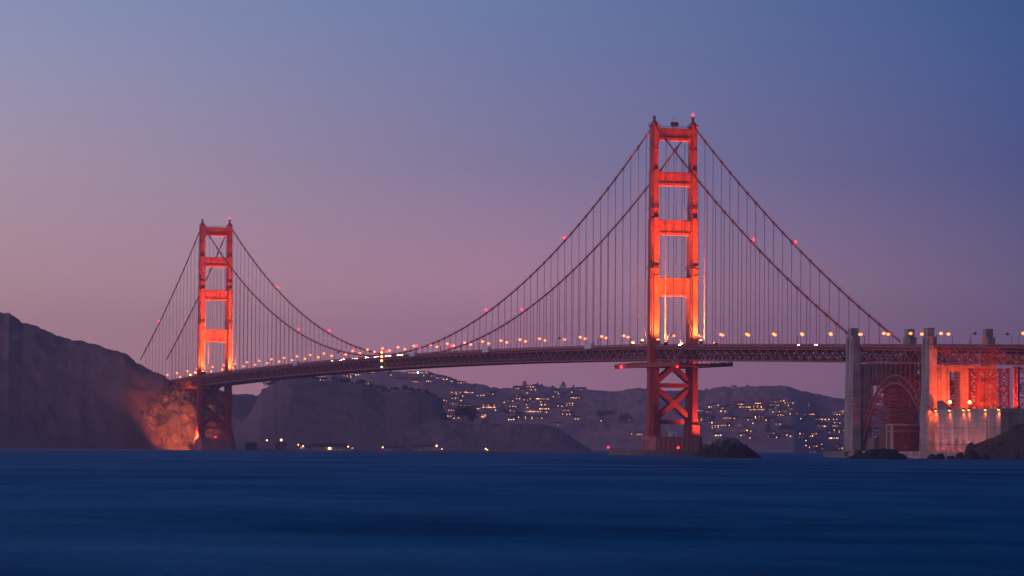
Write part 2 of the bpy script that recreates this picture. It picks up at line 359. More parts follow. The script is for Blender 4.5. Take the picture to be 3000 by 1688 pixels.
farA_sil = [(780,1160),(820,1120),(845,1108),(860,1111),(885,1105),(900,1108),(930,1108),(960,1105),(972,1100),(985,1097),(1000,1103),(1020,1105),(1045,1100),(1075,1091),(1110,1090),(1145,1091),(1190,1092),(1240,1091),(1260,1098),(1290,1104),(1335,1114),(1360,1121),(1388,1127),(1420,1129),(1440,1137),(1460,1139),(1495,1140),(1520,1133),(1560,1132),(1605,1133),(1635,1138),(1680,1139),(1710,1143),(1745,1144),(1780,1148),(1815,1148),(1850,1141),(1875,1139),(1900,1140),(1950,1146),(2000,1147),(2043,1143),(2065,1146),(2098,1138),(2127,1134),(2147,1140),(2162,1138),(2185,1136),(2222,1133),(2280,1132),(2311,1134),(2331,1142),(2370,1153),(2413,1161),(2468,1169),(2560,1185),(2660,1205),(2720,1222),(2850,1245),(3050,1270)]
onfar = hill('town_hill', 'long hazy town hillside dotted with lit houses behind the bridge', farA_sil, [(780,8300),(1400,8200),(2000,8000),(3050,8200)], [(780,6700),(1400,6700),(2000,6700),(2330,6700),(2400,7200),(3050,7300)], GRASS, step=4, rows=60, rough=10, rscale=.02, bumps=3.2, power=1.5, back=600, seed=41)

# ------------------------------------------------------------------ bridge geometry
PAN = 7.62; VT = 13.7
def zd(u):
    if u < -343: return 67.6+(u+343)*.0255
    if u < 0: return 75.5+u*(75.5-67.6)/343
    if u <= 1280: return 75.5+5.5*(1-((u-640)/640)**2)
    return 75.5-(u-1280)*.026
def zc(u):
    if 0 <= u <= 1280: return 81.3+(222-81.3)*((u-640)/640)**2
    if u < 0:
        t = -u/343; return 222+(69.5-222)*t-4*8.5*t*(1-t)
    t = (u-1280)/343; return 222+(68-222)*t-4*8.5*t*(1-t)
US = [-343+PAN*k for k in range(45)]+[0+PAN*k for k in range(1, 168)]+[1280.2+PAN*k for k in range(0, 33)]
US = sorted(set(round(u, 2) for u in US))
def deck_parts(parent, us, tops, with_truss=True, parapet=True):
    """road slab, railings, trusses and floor bracing along the stations us"""
    road = MB(); brace = MB(); n = len(us); vs = []
    for u in us:
        z = zd(u)-1.35
        for (v, dz) in ((-15, 0), (15, 0), (15, -.7), (13, -1.1), (-13, -1.1), (-15, -.7)): vs.append((u, v, z+dz))
    fs = []
    for i in range(n-1):
        for k in range(6): fs.append((i*6+k, i*6+(k+1) % 6, (i+1)*6+(k+1) % 6, (i+1)*6+k))
    fs += [(0, 5, 4, 3, 2, 1), tuple((n-1)*6+k for k in range(6))]
    road.add(vs, fs); road.build('roadway', ASPH, parent)
    for s in (1, -1):
        rb = MB()
        for a, b in zip(us, us[1:]):
            for (h, w) in ((0, .28), (-.95, .12), (-1.15, .3)):
                rb.bar((a, s*14.9, zd(a)+h), (b, s*14.9, zd(b)+h), .16, w)
            k = 7
            for q in range(k):
                uu = a+(b-a)*q/k; rb.bar((uu, s*14.9, zd(uu)-1.3), (uu, s*14.9, zd(uu)), .16 if q else .3, .16 if q else .3)
        rb.build('railing', PAINTD, parent)
        if with_truss:
            tb = MB()
            for i, (a, b) in enumerate(zip(us, us[1:])):
                za, zb = zd(a), zd(b)
                tb.bar((a, s*VT, za-3.0), (b, s*VT, zb-3.0), .8, .95)
                tb.bar((a, s*VT, za-10.3), (b, s*VT, zb-10.3), .8, .95)
                p, q = (za-3.4, zb-9.9) if i % 2 == tops else (za-9.9, zb-3.4)
                tb.bar((a, s*VT, p), (b, s*VT, q), .5, .62)
                tb.bar((a, s*VT, za-9.9), (a, s*VT, za-3.4), .36, .36)
                if (i % 2) == tops: tb.box(a-.9, a+.9, s*VT-.45, s*VT+.45, za-4.2, za-3.3)
                else: tb.box(a-.9, a+.9, s*VT-.45, s*VT+.45, za-10.0, za-9.1)
                # sidewalk fascia
                tb.bar((a, s*15.05, za-1.75), (b, s*15.05, zb-1.75), .12, .75)
                tb.bar((a, s*VT, za-2.5), (a, s*15.0, za-1.9), .25, .3)
            tb.build('stiffening_truss', PAINTD, parent)
    for i, (a, b) in enumerate(zip(us, us[1:])):
        z = zd(a)
        brace.box(a-.15, a+.15, -13.3, 13.3, z-4.4, z-2.48)
        brace.bar((a, -13.3, z-10.2), (a, 13.3, z-10.2), .5, .6)
        brace.bar((a, -13.2, z-4.3), (a, 0, z-10), .35, .4); brace.bar((a, 13.2, z-4.3), (a, 0, z-10), .35, .4)
        brace.bar((a, -13.2, z-10), (a, -6.6, z-4.4), .35, .4); brace.bar((a, 13.2, z-10), (a, 6.6, z-4.4), .35, .4)
        if i % 2 == 0:
            brace.bar((a, -13.3, z-10.3), (b, 0, zd(b)-10.3), .4, .4); brace.bar((a, 13.3, z-10.3), (b, 0, zd(b)-10.3), .4, .4)
        else:
            brace.bar((a, 0, z-10.3), (b, 13.3, zd(b)-10.3), .4, .4); brace.bar((a, 0, z-10.3), (b, -13.3, zd(b)-10.3), .4, .4)
        for v in (-9, -4.5, 0, 4.5, 9): brace.bar((a, v, z-2.7), (b, v, zd(b)-2.7), .3, .7)
        brace.box(a+.5, b-.5, -6, 6, min(z, zd(b))-6.7, min(z, zd(b))-6.4)
    brace.build('floor_bracing', PAINTD, parent)

bridge = tag(empty('suspension_bridge'), 'long orange red suspension bridge with two tall lit towers across the strait', 'bridge')
deck_parts(bridge, US, 0)

LEGSEG = [(13.9, 22.2, (17, 5.2), (12.5, 6.8), (8, 8.0)), (20, 77, (13.6, 3.6), (9.6, 5.2), (5.6, 6.4)), (75, 121.2, (13, 3.5), (9.2, 5.0), (5.4, 6.2)),
          (119, 159.6, (11.8, 3.4), (8.6, 4.8), (5.0, 5.8)), (157, 191.4, (9.6, 3.3), (7, 4.5), (4.4, 5.4)), (189, 220.6, (8.0, 3.2), (6, 4.2), (3.8, 5.0))]
STRUT = [(211.3, 219.4, 5.2, 2.2, 6.2), (181.0, 190.2, 6.0, 2.4, 7), (148.2, 158.2, 6.8, 2.8, 8), (107.6, 119.8, 7.6, 3.4, 15)]
def build_tower(u0, parent):
    t = empty('tower', (u0, 0, 0), parent)
    for s in (1, -1):
        b = MB(); c = s*VT
        for k, (z0, z1, *pl) in enumerate(LEGSEG):
            for q, (L, W) in enumerate(pl):
                b.box(-L/2, L/2, c-W/2, c+W/2, z0-.3*q, z1-.7*q)
        for (z, L, W) in ((125.6, 14.2, 4.6), (127.0, 13.9, 4.3), (165.5, 10.7, 4.3), (167.0, 10.4, 4.0), (205.0, 8.5, 3.7), (58.0, 14.4, 4.4)):
            b.box(-L/2, L/2, c-W/2, c+W/2, z, z+.5); b.box(-L/2*.76, L/2*.76, c-W/2-.95, c+W/2+.95, z+.04, z+.46)
        # plate seams
        for (z0, z1, *pl) in LEGSEG[1:]:
            L, W = pl[0]; z = z0+6
            while z < z1-3:
                b.box(-L/2-.06, L/2+.06, c-W/2-.06, c+W/2+.06, z, z+.22); z += 6.4
        leg = b.build('tower_leg', PAINT, t)
        h = MB(); h.frustum(0, c, 220.6, 221.6, 4.6, 2.5, 4.6, 2.5); h.frustum(0, c, 221.6, 224.4, 3.6, 1.9, 1.2, .8); h.box(-.9, .9, c-.65, c+.65, 224.4, 226.4); h.box(-1.2, 1.2, c-.9, c+.9, 226.4, 226.8)
        for sx in (-1, 1):
            for sy in (-1, 1): h.box(sx*.9-.15, sx*.9+.15, c+sy*.7-.15, c+sy*.7+.15, 226.8, 227.8)
        for k in range(6):
            for sx in (-1, 1): h.bar((sx*4.5, c-2.4+.96*k, 221.6), (sx*4.5, c-2.4+.96*k, 222.7), .1, .1)
        for sx in (-1, 1): h.bar((sx*4.5, c-2.4, 222.7), (sx*4.5, c+2.4, 222.7), .12, .12)
        h.build('saddle_housing', CABLE, t)
    inner = VT-1.6
    for (z0, z1, L, w, hh) in STRUT:
        b = MB(); b.box(-L/2, L/2, -inner-.1, inner+.1, z0, z1)
        H = z1-z0
        for sx in (-1, 1):
            x = sx*L/2
            b.box(min(x, x+sx*.45), max(x, x+sx*.45), -inner+1.2, inner-1.2, z1-1.0, z1-.25)
            b.box(min(x, x+sx*.55), max(x, x+sx*.55), -inner+1.2, inner-1.2, z0+.3, z0+1.7)
            nf = 13
            for k in range(nf):
                v = -10+20*k/(nf-1)
                b.box(min(x, x+sx*.3), max(x, x+sx*.3), v-.32, v+.32, z0+1.9, z1-1.9)
                b.box(min(x, x+sx*.4), max(x, x+sx*.4), v-.45, v+.45, z1-2.0, z1-1.35)
        b.build('portal_strut', PAINT, t)
        for s in (1, -1):
            c = MB(); rc_ = w*1.25; pts = [(s*(inner+.2), z0-rc_)]
            for k in range(9):
                a = k/8*math.pi/2
                pts.append((s*(inner-.45-w*(1-math.cos(a))), z0-rc_*(1-math.sin(a))))
            pts += [(s*(inner-.45-w), z0+.2), (s*(inner+.2), z0+.2)]
            if s > 0: pts = pts[::-1]
            c.prism(pts, 'x', -L*.34, L*.34)
            for k, (a0, a1, p_) in enumerate(((0, .36, .55), (.3, .68, .85), (.62, 1.0, 1.2))):
                e0, e1 = sorted((s*(inner+.1), s*(inner-p_))); c.box(-L*.38-.06*k, L*.38+.06*k, e0, e1, z0-hh+hh*a0, z0-hh+hh*a1-.02*k)
            c.build('corner_bracket', PAINT, t)
            c = MB(); zt_ = z1; pts = [(s*(inner+.2), zt_-.2), (s*(inner-2.6), zt_-.2), (s*(inner-1.2), zt_+.5), (s*(inner-.4), zt_+1.6), (s*(inner+.2), zt_+1.6)]
            if s < 0: pts = pts[::-1]
            c.prism(pts, 'x', -L*.3, L*.3)
            c.build('corner_fillet', PAINT, t)
    # braced panels below the deck
    for (z, hgt) in ((48.2, 2.9), (24.0, 2.9)):
        MB().box(-3.9, 3.9, -inner-.1, inner+.1, z-hgt/2, z+hgt/2).build('cross_strut', PAINT, t)
    for (zc0, dz) in ((60.5, 10.2), (36.2, 10.4)):
        b = MB()
        b.bar((0, -inner-.3, zc0-dz), (0, inner+.3, zc0+dz), 7.2, 3.1); b.bar((0, inner+.3, zc0-dz), (0, -inner-.3, zc0+dz), 7.0, 3.1)
        b.prism([(-3.2, zc0), (-2.2, zc0-2.6), (2.2, zc0-2.6), (3.2, zc0), (2.2, zc0+2.6), (-2.2, zc0+2.6)], 'x', -3.75, 3.75)
        b.build('cross_brace', PAINT, t)
    for s in (1, -1):
        for z in (48.2, 24.0):
            MB().prism([(s*(inner+.2), z-4.2), (s*(inner-2.4), z-1.2), (s*(inner-2.4), z+1.2), (s*(inner+.2), z+4.2)], 'x', -3.65, 3.65).build('gusset_plate', PAINT, t)
    w = MB()
    for sx in (-1, 1):
        for k in range(25): w.bar((sx*2.4, -10.8+.9*k, 219.4), (sx*2.4, -10.8+.9*k, 220.7), .09, .09)
        w.bar((sx*2.4, -11, 220.7), (sx*2.4, 11, 220.7), .14, .14)
    w.build('top_railing', CABLE, t)
    return t
for u in (0, 1280.2): build_tower(u, bridge)

hangu = [-343+15.24*k for k in range(1, 22)]+[15.24*k for k in range(1, 84)]+[1280.2+15.24*k for k in range(1, 17)]
for s in (1, -1):
    b = MB(); us = [-343+(343/60)*k for k in range(60)]+[1280.2*k/168 for k in range(168)]+[1280.2+343/60*k for k in range(48)]
    b.tube([(u, s*VT, zc(u)) for u in us], .52, 8)
    for u in hangu:
        a, c = Vector((u-.75, s*VT, zc(u-.75))), Vector((u+.75, s*VT, zc(u+.75))); b.tube([a, c], .86, 8)
    for k in (-.55, .55):   # hand ropes of the cable walk
        b.tube([(u, s*VT+k, zc(u)+1.15) for u in us[::2]], .05, 3)
    b.build('main_cable', CABLE, bridge)
hl = []
for s in (1, -1):
    for u in hangu:
        L = zc(u)-(zd(u)-2.6)
        if L > .8: hl.append((L/(Vector((u, s*VT, 100))-CAM).length, u, s))
hl.sort(reverse=True)
rest = MB()
for i, (q, u, s) in enumerate(hl):
    b = MB() if i < 100 else rest
    for du in (-.36, .36): b.tube([(u+du, s*VT, zd(u)-2.6), (u+du, s*VT, zc(u)-.6)], .115, 4)
    b.bar((u-.5, s*VT, zc(u)-1.9), (u+.5, s*VT, zc(u)-1.9), .4, .35)
    if i < 100: b.build('suspender', ROPE, bridge)
rest.build('suspender', ROPE, bridge)['kind'] = 'stuff'

# piers and fender
def pier(u0, label):
    b = MB(); hv, hu = 18.2, 10.6
    def ring(k, z):
        c = 3.0
        return [(u0+x*k, y*k, z) for x, y in ((-hu, -hv+c), (-hu+c, -hv), (hu-c, -hv), (hu, -hv+c), (hu, hv-c), (hu-c, hv), (-hu+c, hv), (-hu, hv-c))]
    for (k0, z0, k1, z1) in ((1.05, SEA-4, 1.0, 13.2), (1.025, 13.2, 1.02, 14.3)):
        o = ring(k0, z0)+ring(k1, z1)
        b.add(o, [tuple(range(7, -1, -1)), tuple(range(8, 16))]+[(i, (i+1) % 8, 8+(i+1) % 8, 8+i) for i in range(8)])
    for k in range(9):
        v = -13+26*k/8
        for sx in (-1, 1): b.box(u0+sx*hu-.75, u0+sx*hu+.75, v-.8, v+.8, SEA-3.5, 12.2)
    for k in range(5):
        x = u0-6+12*k/4
        for sy in (-1, 1): b.box(x-.7, x+.7, sy*hv-.8, sy*hv+.8, SEA-3.5, 12.2)
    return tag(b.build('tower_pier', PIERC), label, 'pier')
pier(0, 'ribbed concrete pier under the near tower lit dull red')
pier(1280.2, 'dark concrete pier under the far tower by the cliff')
b = MB(); n = 64; vs = []
for (a, c, z) in ((43, 25, SEA-4), (43, 25, 5.2), (37.5, 20.5, 5.2), (37.5, 20.5, SEA-4)):
    for k in range(n):
        t = 2*math.pi*k/n; vs.append((c*math.copysign(abs(math.cos(t))**.8, math.cos(t)), a*math.copysign(abs(math.sin(t))**.8, math.sin(t)), z))
b.add(vs, [(r*n+k, r*n+(k+1) % n, ((r+1) % 4)*n+(k+1) % n, ((r+1) % 4)*n+k) for r in range(4) for k in range(n)])
for k in range(n):
    p = Vector(vs[n+k]); b.bar(p, p+Vector((0, 0, 1.1)), .12, .12); q = Vector(vs[n+(k+1) % n]); b.bar(p+Vector((0, 0, 1.1)), q+Vector((0, 0, 1.1)), .1, .1)
tag(b.build('fender_wall', CONCD), 'low oval concrete fender wall in the water around the near pier', 'fender')
b = MB(); b.box(-3, 3, -6.6, -1.2, 14.3, 17.4); b.box(-3.3, 3.3, -6.9, -.9, 17.4, 17.75)
shed = empty('pier_shed', (-5, 6.5, 0)); b.build('wall', WHITE, shed)
MB().box(-3.06, -3.0, -5.4, -4.2, 14.35, 16.4).build('door', GREYM, shed)
tag(shed, 'small white shed standing on the near pier between the tower legs', 'shed')

# ------------------------------------------------------------------ concrete pylons, arch, fort, anchorage
def pylon(u0, u1, label, op):
    """u0 north face, u1 south face (u1<u0); op = opening v0,v1,z0,z1"""
    t = tag(empty('concrete_pylon', ((u0+u1)/2, 0, 0)), label, 'pylon'); o = t.location
    z = zd((u0+u1)/2)
    for s in (1, -1):
        b = MB(); v0, v1 = (15.6, 20) if s > 0 else (-20, -15.6)
        lo = SEA
        b.add([(u1-1.6, v0-1.0*(s < 0)*1, lo), (u0+1.6, v0-1.0*(s < 0), lo), (u0+1.6, v1+1.0*(s > 0), lo), (u1-1.6, v1+1.0*(s > 0), lo), (u1, v0, z-.3), (u0, v0, z-.3), (u0, v1, z-.3), (u1, v1, z-.3)],
              [(0,3,2,1),(4,5,6,7),(0,1,5,4),(1,2,6,5),(2,3,7,6),(3,0,4,7)])
        b.box(u1+.3, u0-.2, v0+.15, v1-.15, z-.4, z+4.3)
        b.box(u1+3.0, u0-2.2, v0+.25, v1-.2, z+4.2, z+8.6); b.box(u1+2.7, u0-1.9, v0+.1, v1-.05, z+8.6, z+9.1)
        cx = (u0+u1)/2
        e = v1 if s > 0 else v0
        for q in (-2.6, 2.6): b.box(cx+q-.7, cx+q+.7, min(e, e+s*.45), max(e, e+s*.45), z-26, z+3.0)
        b.build('shaft', CONC, t, off=o)
    a0, a1, b0, b1 = op; b = MB(); ui0, ui1 = u0-1.2, u1+1.0; zt = z-11.4
    b.box(ui1, ui0, a1, 15.7, SEA, zt); b.box(ui1, ui0, -15.7, a0, SEA, zt)
    b.box(ui1+.05, ui0-.05, a0, a1, b1, zt-.05); b.box(ui1+.05, ui0-.05, a0, a1, SEA, b0)
    for v in (-14.2, -12.2, a0-1.2, a1+1.2, 12.2, 14.2):
        b.box(ui1-.5, ui1, v-.45, v+.45, SEA+1, zt-2)
    b.build('portal_wall', CONC, t, off=o)
pylon(-342.6, -353, 'tall grey concrete pylon where the suspended span ends, left of the arch', (-3, 8, 13, 43.5))
pylon(-449.8, -460, 'tall concrete pylon right of the arch with its south side lit orange', (1.0, 7.4, 26, 50))

arch = tag(empty('arch_bridge', (-400, 0, 0)), 'dark steel arch span carrying the road between the two concrete pylons', 'bridge')
usA = [-353+(-96.8/13)*k for k in range(14)][::-1]
deck_parts(arch, usA, 1)
for ch in list(arch.children): ch.location = (400, 0, 0)
def arch_o(u): x = (u+399.5)/47.5; return 48.8-28.5*x*x-3.5*x**4
def arch_i(u): x = (u+398.5)/45.5; return 44.2-34*x*x*(.75+.25*x*x)
for s in (1, -1):
    b = MB(); us = [-446.5+93.2*k/14 for k in range(15)]
    for i, (a, c) in enumerate(zip(us, us[1:])):
        b.bar((a, s*VT, arch_o(a)), (c, s*VT, arch_o(c)), .9, .95); b.bar((a, s*VT, arch_i(a)), (c, s*VT, arch_i(c)), .9, .95)
        b.bar((a, s*VT, arch_i(a)), (a, s*VT, arch_o(a)), .45, .5)
        if i % 2: b.bar((a, s*VT, arch_o(a)), (c, s*VT, arch_i(c)), .45, .5)
        else: b.bar((a, s*VT, arch_i(a)), (c, s*VT, arch_o(c)), .45, .5)
        for dv_ in (0,):
            if i: b.bar((a, s*VT, arch_o(a)), (a, s*VT, zd(a)-10.3), .6, .6)
    b.build('arch_rib', PAINTD, arch, off=(-400, 0, 0))
b = MB()
for i, a in enumerate(us):
    c = us[min(i+1, 14)]
    for f in (arch_o, arch_i):
        b.bar((a, -VT, f(a)), (a, VT, f(a)), .5, .6)
        b.bar((a, -VT, f(a)), (c, VT, f(c)), .4, .4); b.bar((a, VT, f(a)), (c, -VT, f(c)), .4, .4)
    b.bar((a, -VT, arch_o(a)), (a, VT, arch_i(a)), .4, .4); b.bar((a, VT, arch_o(a)), (a, -VT, arch_i(a)), .4, .4)
    if 0 < i < 14:
        zt = zd(a)-10.5; zb = arch_o(a); nn = max(1, int((zt-zb)/9))
        for k in range(nn):
            z0, z1 = zb+(zt-zb)*k/nn, zb+(zt-zb)*(k+1)/nn
            b.bar((a, -VT, z0), (a, VT, z1), .35, .35); b.bar((a, VT, z0), (a, -VT, z1), .35, .35); b.bar((a, -VT, z1), (a, VT, z1), .35, .35)
b.build('arch_bracing', PAINTD, arch, off=(-400, 0, 0))

# brick fort in the arch
fort = tag(empty('brick_fort', (-405, 6, 0)), 'three storey red brick fort with pale stone corner beneath the steel arch', 'fort')
foot = [(-397, 18.1), (-411.7, 21.4), (-410, 10.4), (-403.2, -1), (-398, -11), (-385, -11), (-372, 12)]
b = MB(); b.prism(foot[::-1], 'z', SEA, 20.7); b.build('wall', BRICK, fort, off=(-405, 6, 0))
def fedge(i, t, z, out=.12):
    p, q = Vector((*foot[i], 0)), Vector((*foot[i+1], 0)); d = (q-p).normalized(); nrm = Vector((-abs(d.y), abs(d.x)*(1 if i == 0 else 0), 0)) if i else Vector((d.y*0+.2, 1, 0)).normalized()
    P = p.lerp(q, t); return Vector((P.x, P.y, z)), d, Vector((d.y, -d.x, 0))
b = MB()
for i in range(4):
    p, d, n_ = fedge(i, 0, 0); q, _, _ = fedge(i, 1, 0)
    sgn = 1 if (p+n_-Vector((-388, 3, 0))).length > (p-Vector((-388, 3, 0))).length else -1
    o_ = n_*sgn*.2
    b.bar(p+o_+Vector((0, 0, 20.5)), q+o_+Vector((0, 0, 20.5)), .7, .8); b.bar(p+o_+Vector((0, 0, 17.0)), q+o_+Vector((0, 0, 17.0)), .4, .35)
b.build('cornice', QUOIN, fort, off=(-405, 6, 0))
b = MB(); z = SEA+.3; k = 0
while z < 20:
    s_ = 1.1 if k % 2 else .75; b.box(-411.7-.25, -411.7+s_, 21.4-s_, 21.4+.25, z, z+.85); b.box(-397-s_, -397+.25, 18.1-.6, 18.1+.25, z, z+.85); z += .95; k += 1
b.build('corner_stone', QUOIN, fort, off=(-405, 6, 0))
for i, ts in ((1, (.3, .38, .82, .9)), (2, (.18, .5, .82)), (3, (.2, .5))):
    for t_ in ts:
        for z in (6.2, 10.4, 14.6):
            p, d, n_ = fedge(i, t_, z); sgn = 1 if (p+n_-Vector((-388, 3, 10))).length > (p-Vector((-388, 3, 10))).length else -1
            MB().bar(p+n_*sgn*.05-Vector((0, 0, .8)), p+n_*sgn*.05+Vector((0, 0, .8)), 1.0, .6, up=tuple(d)).build('window', DARKM, fort, off=(-405, 6, 0))

# anchorage block and esplanade
blk = tag(empty('anchorage_block', (-503, 0, 0)), 'big pale concrete anchorage block with floodlights along its top edge', 'anchorage')
b = MB(); b.box(-547, -462.5, -18, 18, SEA, 28.6); b.box(-547.15, -462.4, -18.15, 18.15, 27.3, 28.75)
b.box(-530, -522, 18, 18.25, SEA+1, 27.2); b.build('wall', CONC, blk, off=(-503, 0, 0))
b = MB()
for u in (-470, -489, -507, -531): b.box(u-.12, u+.12, 18.0, 18.10, SEA+2, 27.2)
for z in (9.5, 18.3): b.box(-546.5, -462.8, 18.0, 18.06, z, z+.2)
b.build('panel_joint', CONCD, blk, off=(-503, 0, 0))
MB().add([(-466, 18.2, 28.75), (-484, 18.2, 28.75), (-484, 17, 28.75), (-466, 17, 28.75), (-466, 18.2, 33.5), (-471, 18.2, 33.5), (-471, 17, 33.5), (-466, 17, 33.5)], [(0,3,2,1),(4,5,6,7),(0,1,5,4),(1,2,6,5),(2,3,7,6),(3,0,4,7)]).build('stair_wall', CONCD, blk, off=(-503, 0, 0))
b = MB(); b.box(-760, -336, -60, 24.5, SEA-3, 4.9); tag(b.build('esplanade', CONC), 'paved esplanade at the foot of the pylons lit orange', 'pavement', kind='structure')
b = MB(); b.box(-560, -366, 24.5, 26, SEA-3, 5.6)
for k in range(20): b.box(-560+9.7*k, -560+9.7*k+.5, 26, 26.3, SEA-3, 5.2)
tag(b.build('sea_wall', CONC), 'low pale sea wall along the esplanade in front of the fort', 'sea wall')
b = MB(); b.box(-357, -325, 8, 27, SEA-3, 5.0); b.box(-356.5, -325.6, 8.5, 26.4, 5.0, 5.35)
tag(b.build('pylon_footing', CONCD), 'low concrete footing in the water at the base of the left pylon', 'footing')
b = MB(); b.box(-365, -340, -14, 12, 4.9, 13.4)
tag(b.build('arch_abutment', CONCD), 'dark concrete abutment low between the left pylon and the brick fort', 'abutment')

# approach viaduct on steel towers
via = tag(empty('approach_viaduct', (-530, 0, 0)), 'red lit steel approach viaduct on lattice towers at the right edge', 'viaduct')
usV = [-460-(7.6*k) for k in range(46)][::-1]
deck_parts(via, usV, 0)
for ch in list(via.children): ch.location = (530, 0, 0)
b = MB()
for a, c in zip(usV, usV[1:]):
    for s in (1, -1):
        b.bar((a, s*13.9, zd(a)-3.2), (a, s*17.2, zd(a)-1.5), .3, .5); b.bar((a, s*17.2, zd(a)-1.5), (c, s*17.2, zd(c)-1.5), .35, .7)
        b.bar((a, s*17.2, zd(a)-1.1), (a, s*17.2, zd(a)+.2), .15, .15); b.bar((a, s*17.2, zd(a)+.2), (c, s*17.2, zd(c)+.2), .18, .25); b.bar((a, s*17.2, zd(a)-.5), (c, s*17.2, zd(c)-.5), .1, .15)
        b.bar((a, s*16, zd(a)-1.3), (c, s*16, zd(c)-1.3), 2.6, .2)
b.build('walkway', PAINTD, via, off=(-530, 0, 0))
def steel_tower(us_, vs_, z0, z1f):
    b = MB()
    cor = [(us_[0], vs_[0]), (us_[1], vs_[0]), (us_[1], vs_[1]), (us_[0], vs_[1])]
    lev = [z0, z0+5.6, z0+11, z0+16.4, z0+21.3]
    for (u, v) in cor:
        b.box(u-.55, u+.55, v-.55, v+.55, z0, z0+21.6); b.box(u-1, u+1, v-1, v+1, z0+21.6, z0+22.2); b.box(u-1.1, u+1.1, v-1.1, v+1.1, z0-.2, z0+.5)
    for i in range(4):
        (a, c), (e, f) = cor[i], cor[(i+1) % 4]
        wide = abs(c-f) > 13
        L = [z0+.4, z0+10.8, z0+21.3] if wide else lev
        for p, q in zip(L, L[1:]):
            b.bar((a, c, p), (e, f, q), .42, .5); b.bar((e, f, p), (a, c, q), .42, .5); b.bar((a, c, q), (e, f, q), .45, .5)
        if wide: b.bar(((a+e)/2, (c+f)/2, z0), ((a+e)/2, (c+f)/2, z0+21.3), .45, .45); b.bar((a, c, z0+16), (e, f, z0+16), .35, .4); b.bar((a, c, z0+5.6), (e, f, z0+5.6), .35, .4)
    return b
steel_tower((-490, -500.5), (9.5, -8.5), 28.9, 52).build('steel_tower', PAINT, via, off=(-530, 0, 0))
steel_tower((-541.5, -545.8), (7, -11), 28.9, 52).build('steel_tower', PAINT, via, off=(-530, 0, 0))
for u in (-605, -665, -725):
    steel_tower((u, u-10.5), (9.5, -8.5), 28.9-(-u-545)*.0255, 52).build('steel_tower', PAINT, via, off=(-530, 0, 0))
    MB().box(u-13, u+2.5, -11, 12, SEA, 28.7-(-u-545)*.0255).build('pedestal', CONC, via, off=(-530, 0, 0))

# ------------------------------------------------------------------ lamps
def lamp_post(h, reach, name='street_lamp', lit=True):
    t = empty(name); b = MB(); b.tube([(0, 0, 0), (0, 0, h-1.2)], [.17, .12], 6)
    b.build('pole', POLE, t)
    b = MB(); pts = [(0, 0, h-1.2)]+[(0, -reach*math.sin(a)**1.2, h-1.2+1.2*(1-math.cos(a))**.7) for a in (R(25), R(50), R(75), R(90))]
    b.tube(pts, .10, 5); b.build('arm', POLE, t)
    b = MB(); b.ball((0, -reach-.45, h-.12), 1.0, 1.1, .8, 8, 5); b.build('lamp_head', SODIUM if lit else OFFL, t)
    return t
LG = 'street lamps along the bridge railings'
protoL, protoD = lamp_post(7.6, 2.2), lamp_post(7.6, 2.2, lit=False)
used = {id(protoL): False, id(protoD): False}
def put_lamp(u, s, label, lit=True, z=None, v=14.6, group=LG):
    pr = protoL if lit else protoD
    o = copy_tree(pr) if used[id(pr)] else pr; used[id(pr)] = True
    o.location = (u, s*v, (zd(u)-1.3) if z is None else z); o.rotation_euler = (0, 0, 0 if s > 0 else math.pi)
    tag(o, label, 'street lamp', group); return o
wl = [62.6+45.3*k for k in range(0, 27) if 62.6+45.3*k < 1262]
el = [30+45.5*k for k in range(0, 28) if 30+45.5*k < 1262]
side = {1: 'west', -1: 'east'}
for s, arr, dark in ((1, wl, {3, 16}), (-1, el, {27})):
    n_ = 0
    for i, u in enumerate(arr):
        lit = i not in dark
        put_lamp(u, s, f'{"lit" if lit else "unlit"} lamp on the {side[s]} rail of the main span, {ordn(i)} from near tower', lit)
for s, arr, dark in ((1, [-29.5, -74.8, -120.1, -165, -209.7, -254.9, -299.6], {0}), (-1, [-17, -62, -107.4, -152.8, -197.9, -243.2, -288, -330], ())):
    for i, u in enumerate(arr):
        lit = i not in dark
        put_lamp(u, s, f'{"lit" if lit else "unlit"} street lamp on the {side[s]} rail right of near tower, {ordn(i)} out', lit)
for s, arr in ((1, [1300, 1345, 1390, 1432]), (-1, [1298, 1343, 1388, 1433, 1478])):
    for i, u in enumerate(arr): put_lamp(u, s, f'lit street lamp on the {side[s]} rail left of the far tower, {ordn(i)} out')
APL = [(2577, 1, 1, 'between the left pylon and the cable end'), (2655, 1, 1, 'right of the cable anchor hut'), (2534, -1, 1, 'just right of the left pylon top'), (2713, -1, 1, 'just left of the right pylon top'), (2744, 1, 1, 'against the right pylon top'), (2791, -1, 1, 'right of the right pylon top'), (2843, 1, 0, 'left of the last concrete hut'), (2964, -1, 0, 'near the right edge'), (2985, 1, 1, 'tallest at the right edge')]
for (px, s, lit, txt) in APL:
    p = onv(px, 1009, 14.6*s); put_lamp(p.x, s, f'{"glowing" if lit else "unlit"} street lamp on the approach deck {txt}', bool(lit), group='street lamps on the approach deck')

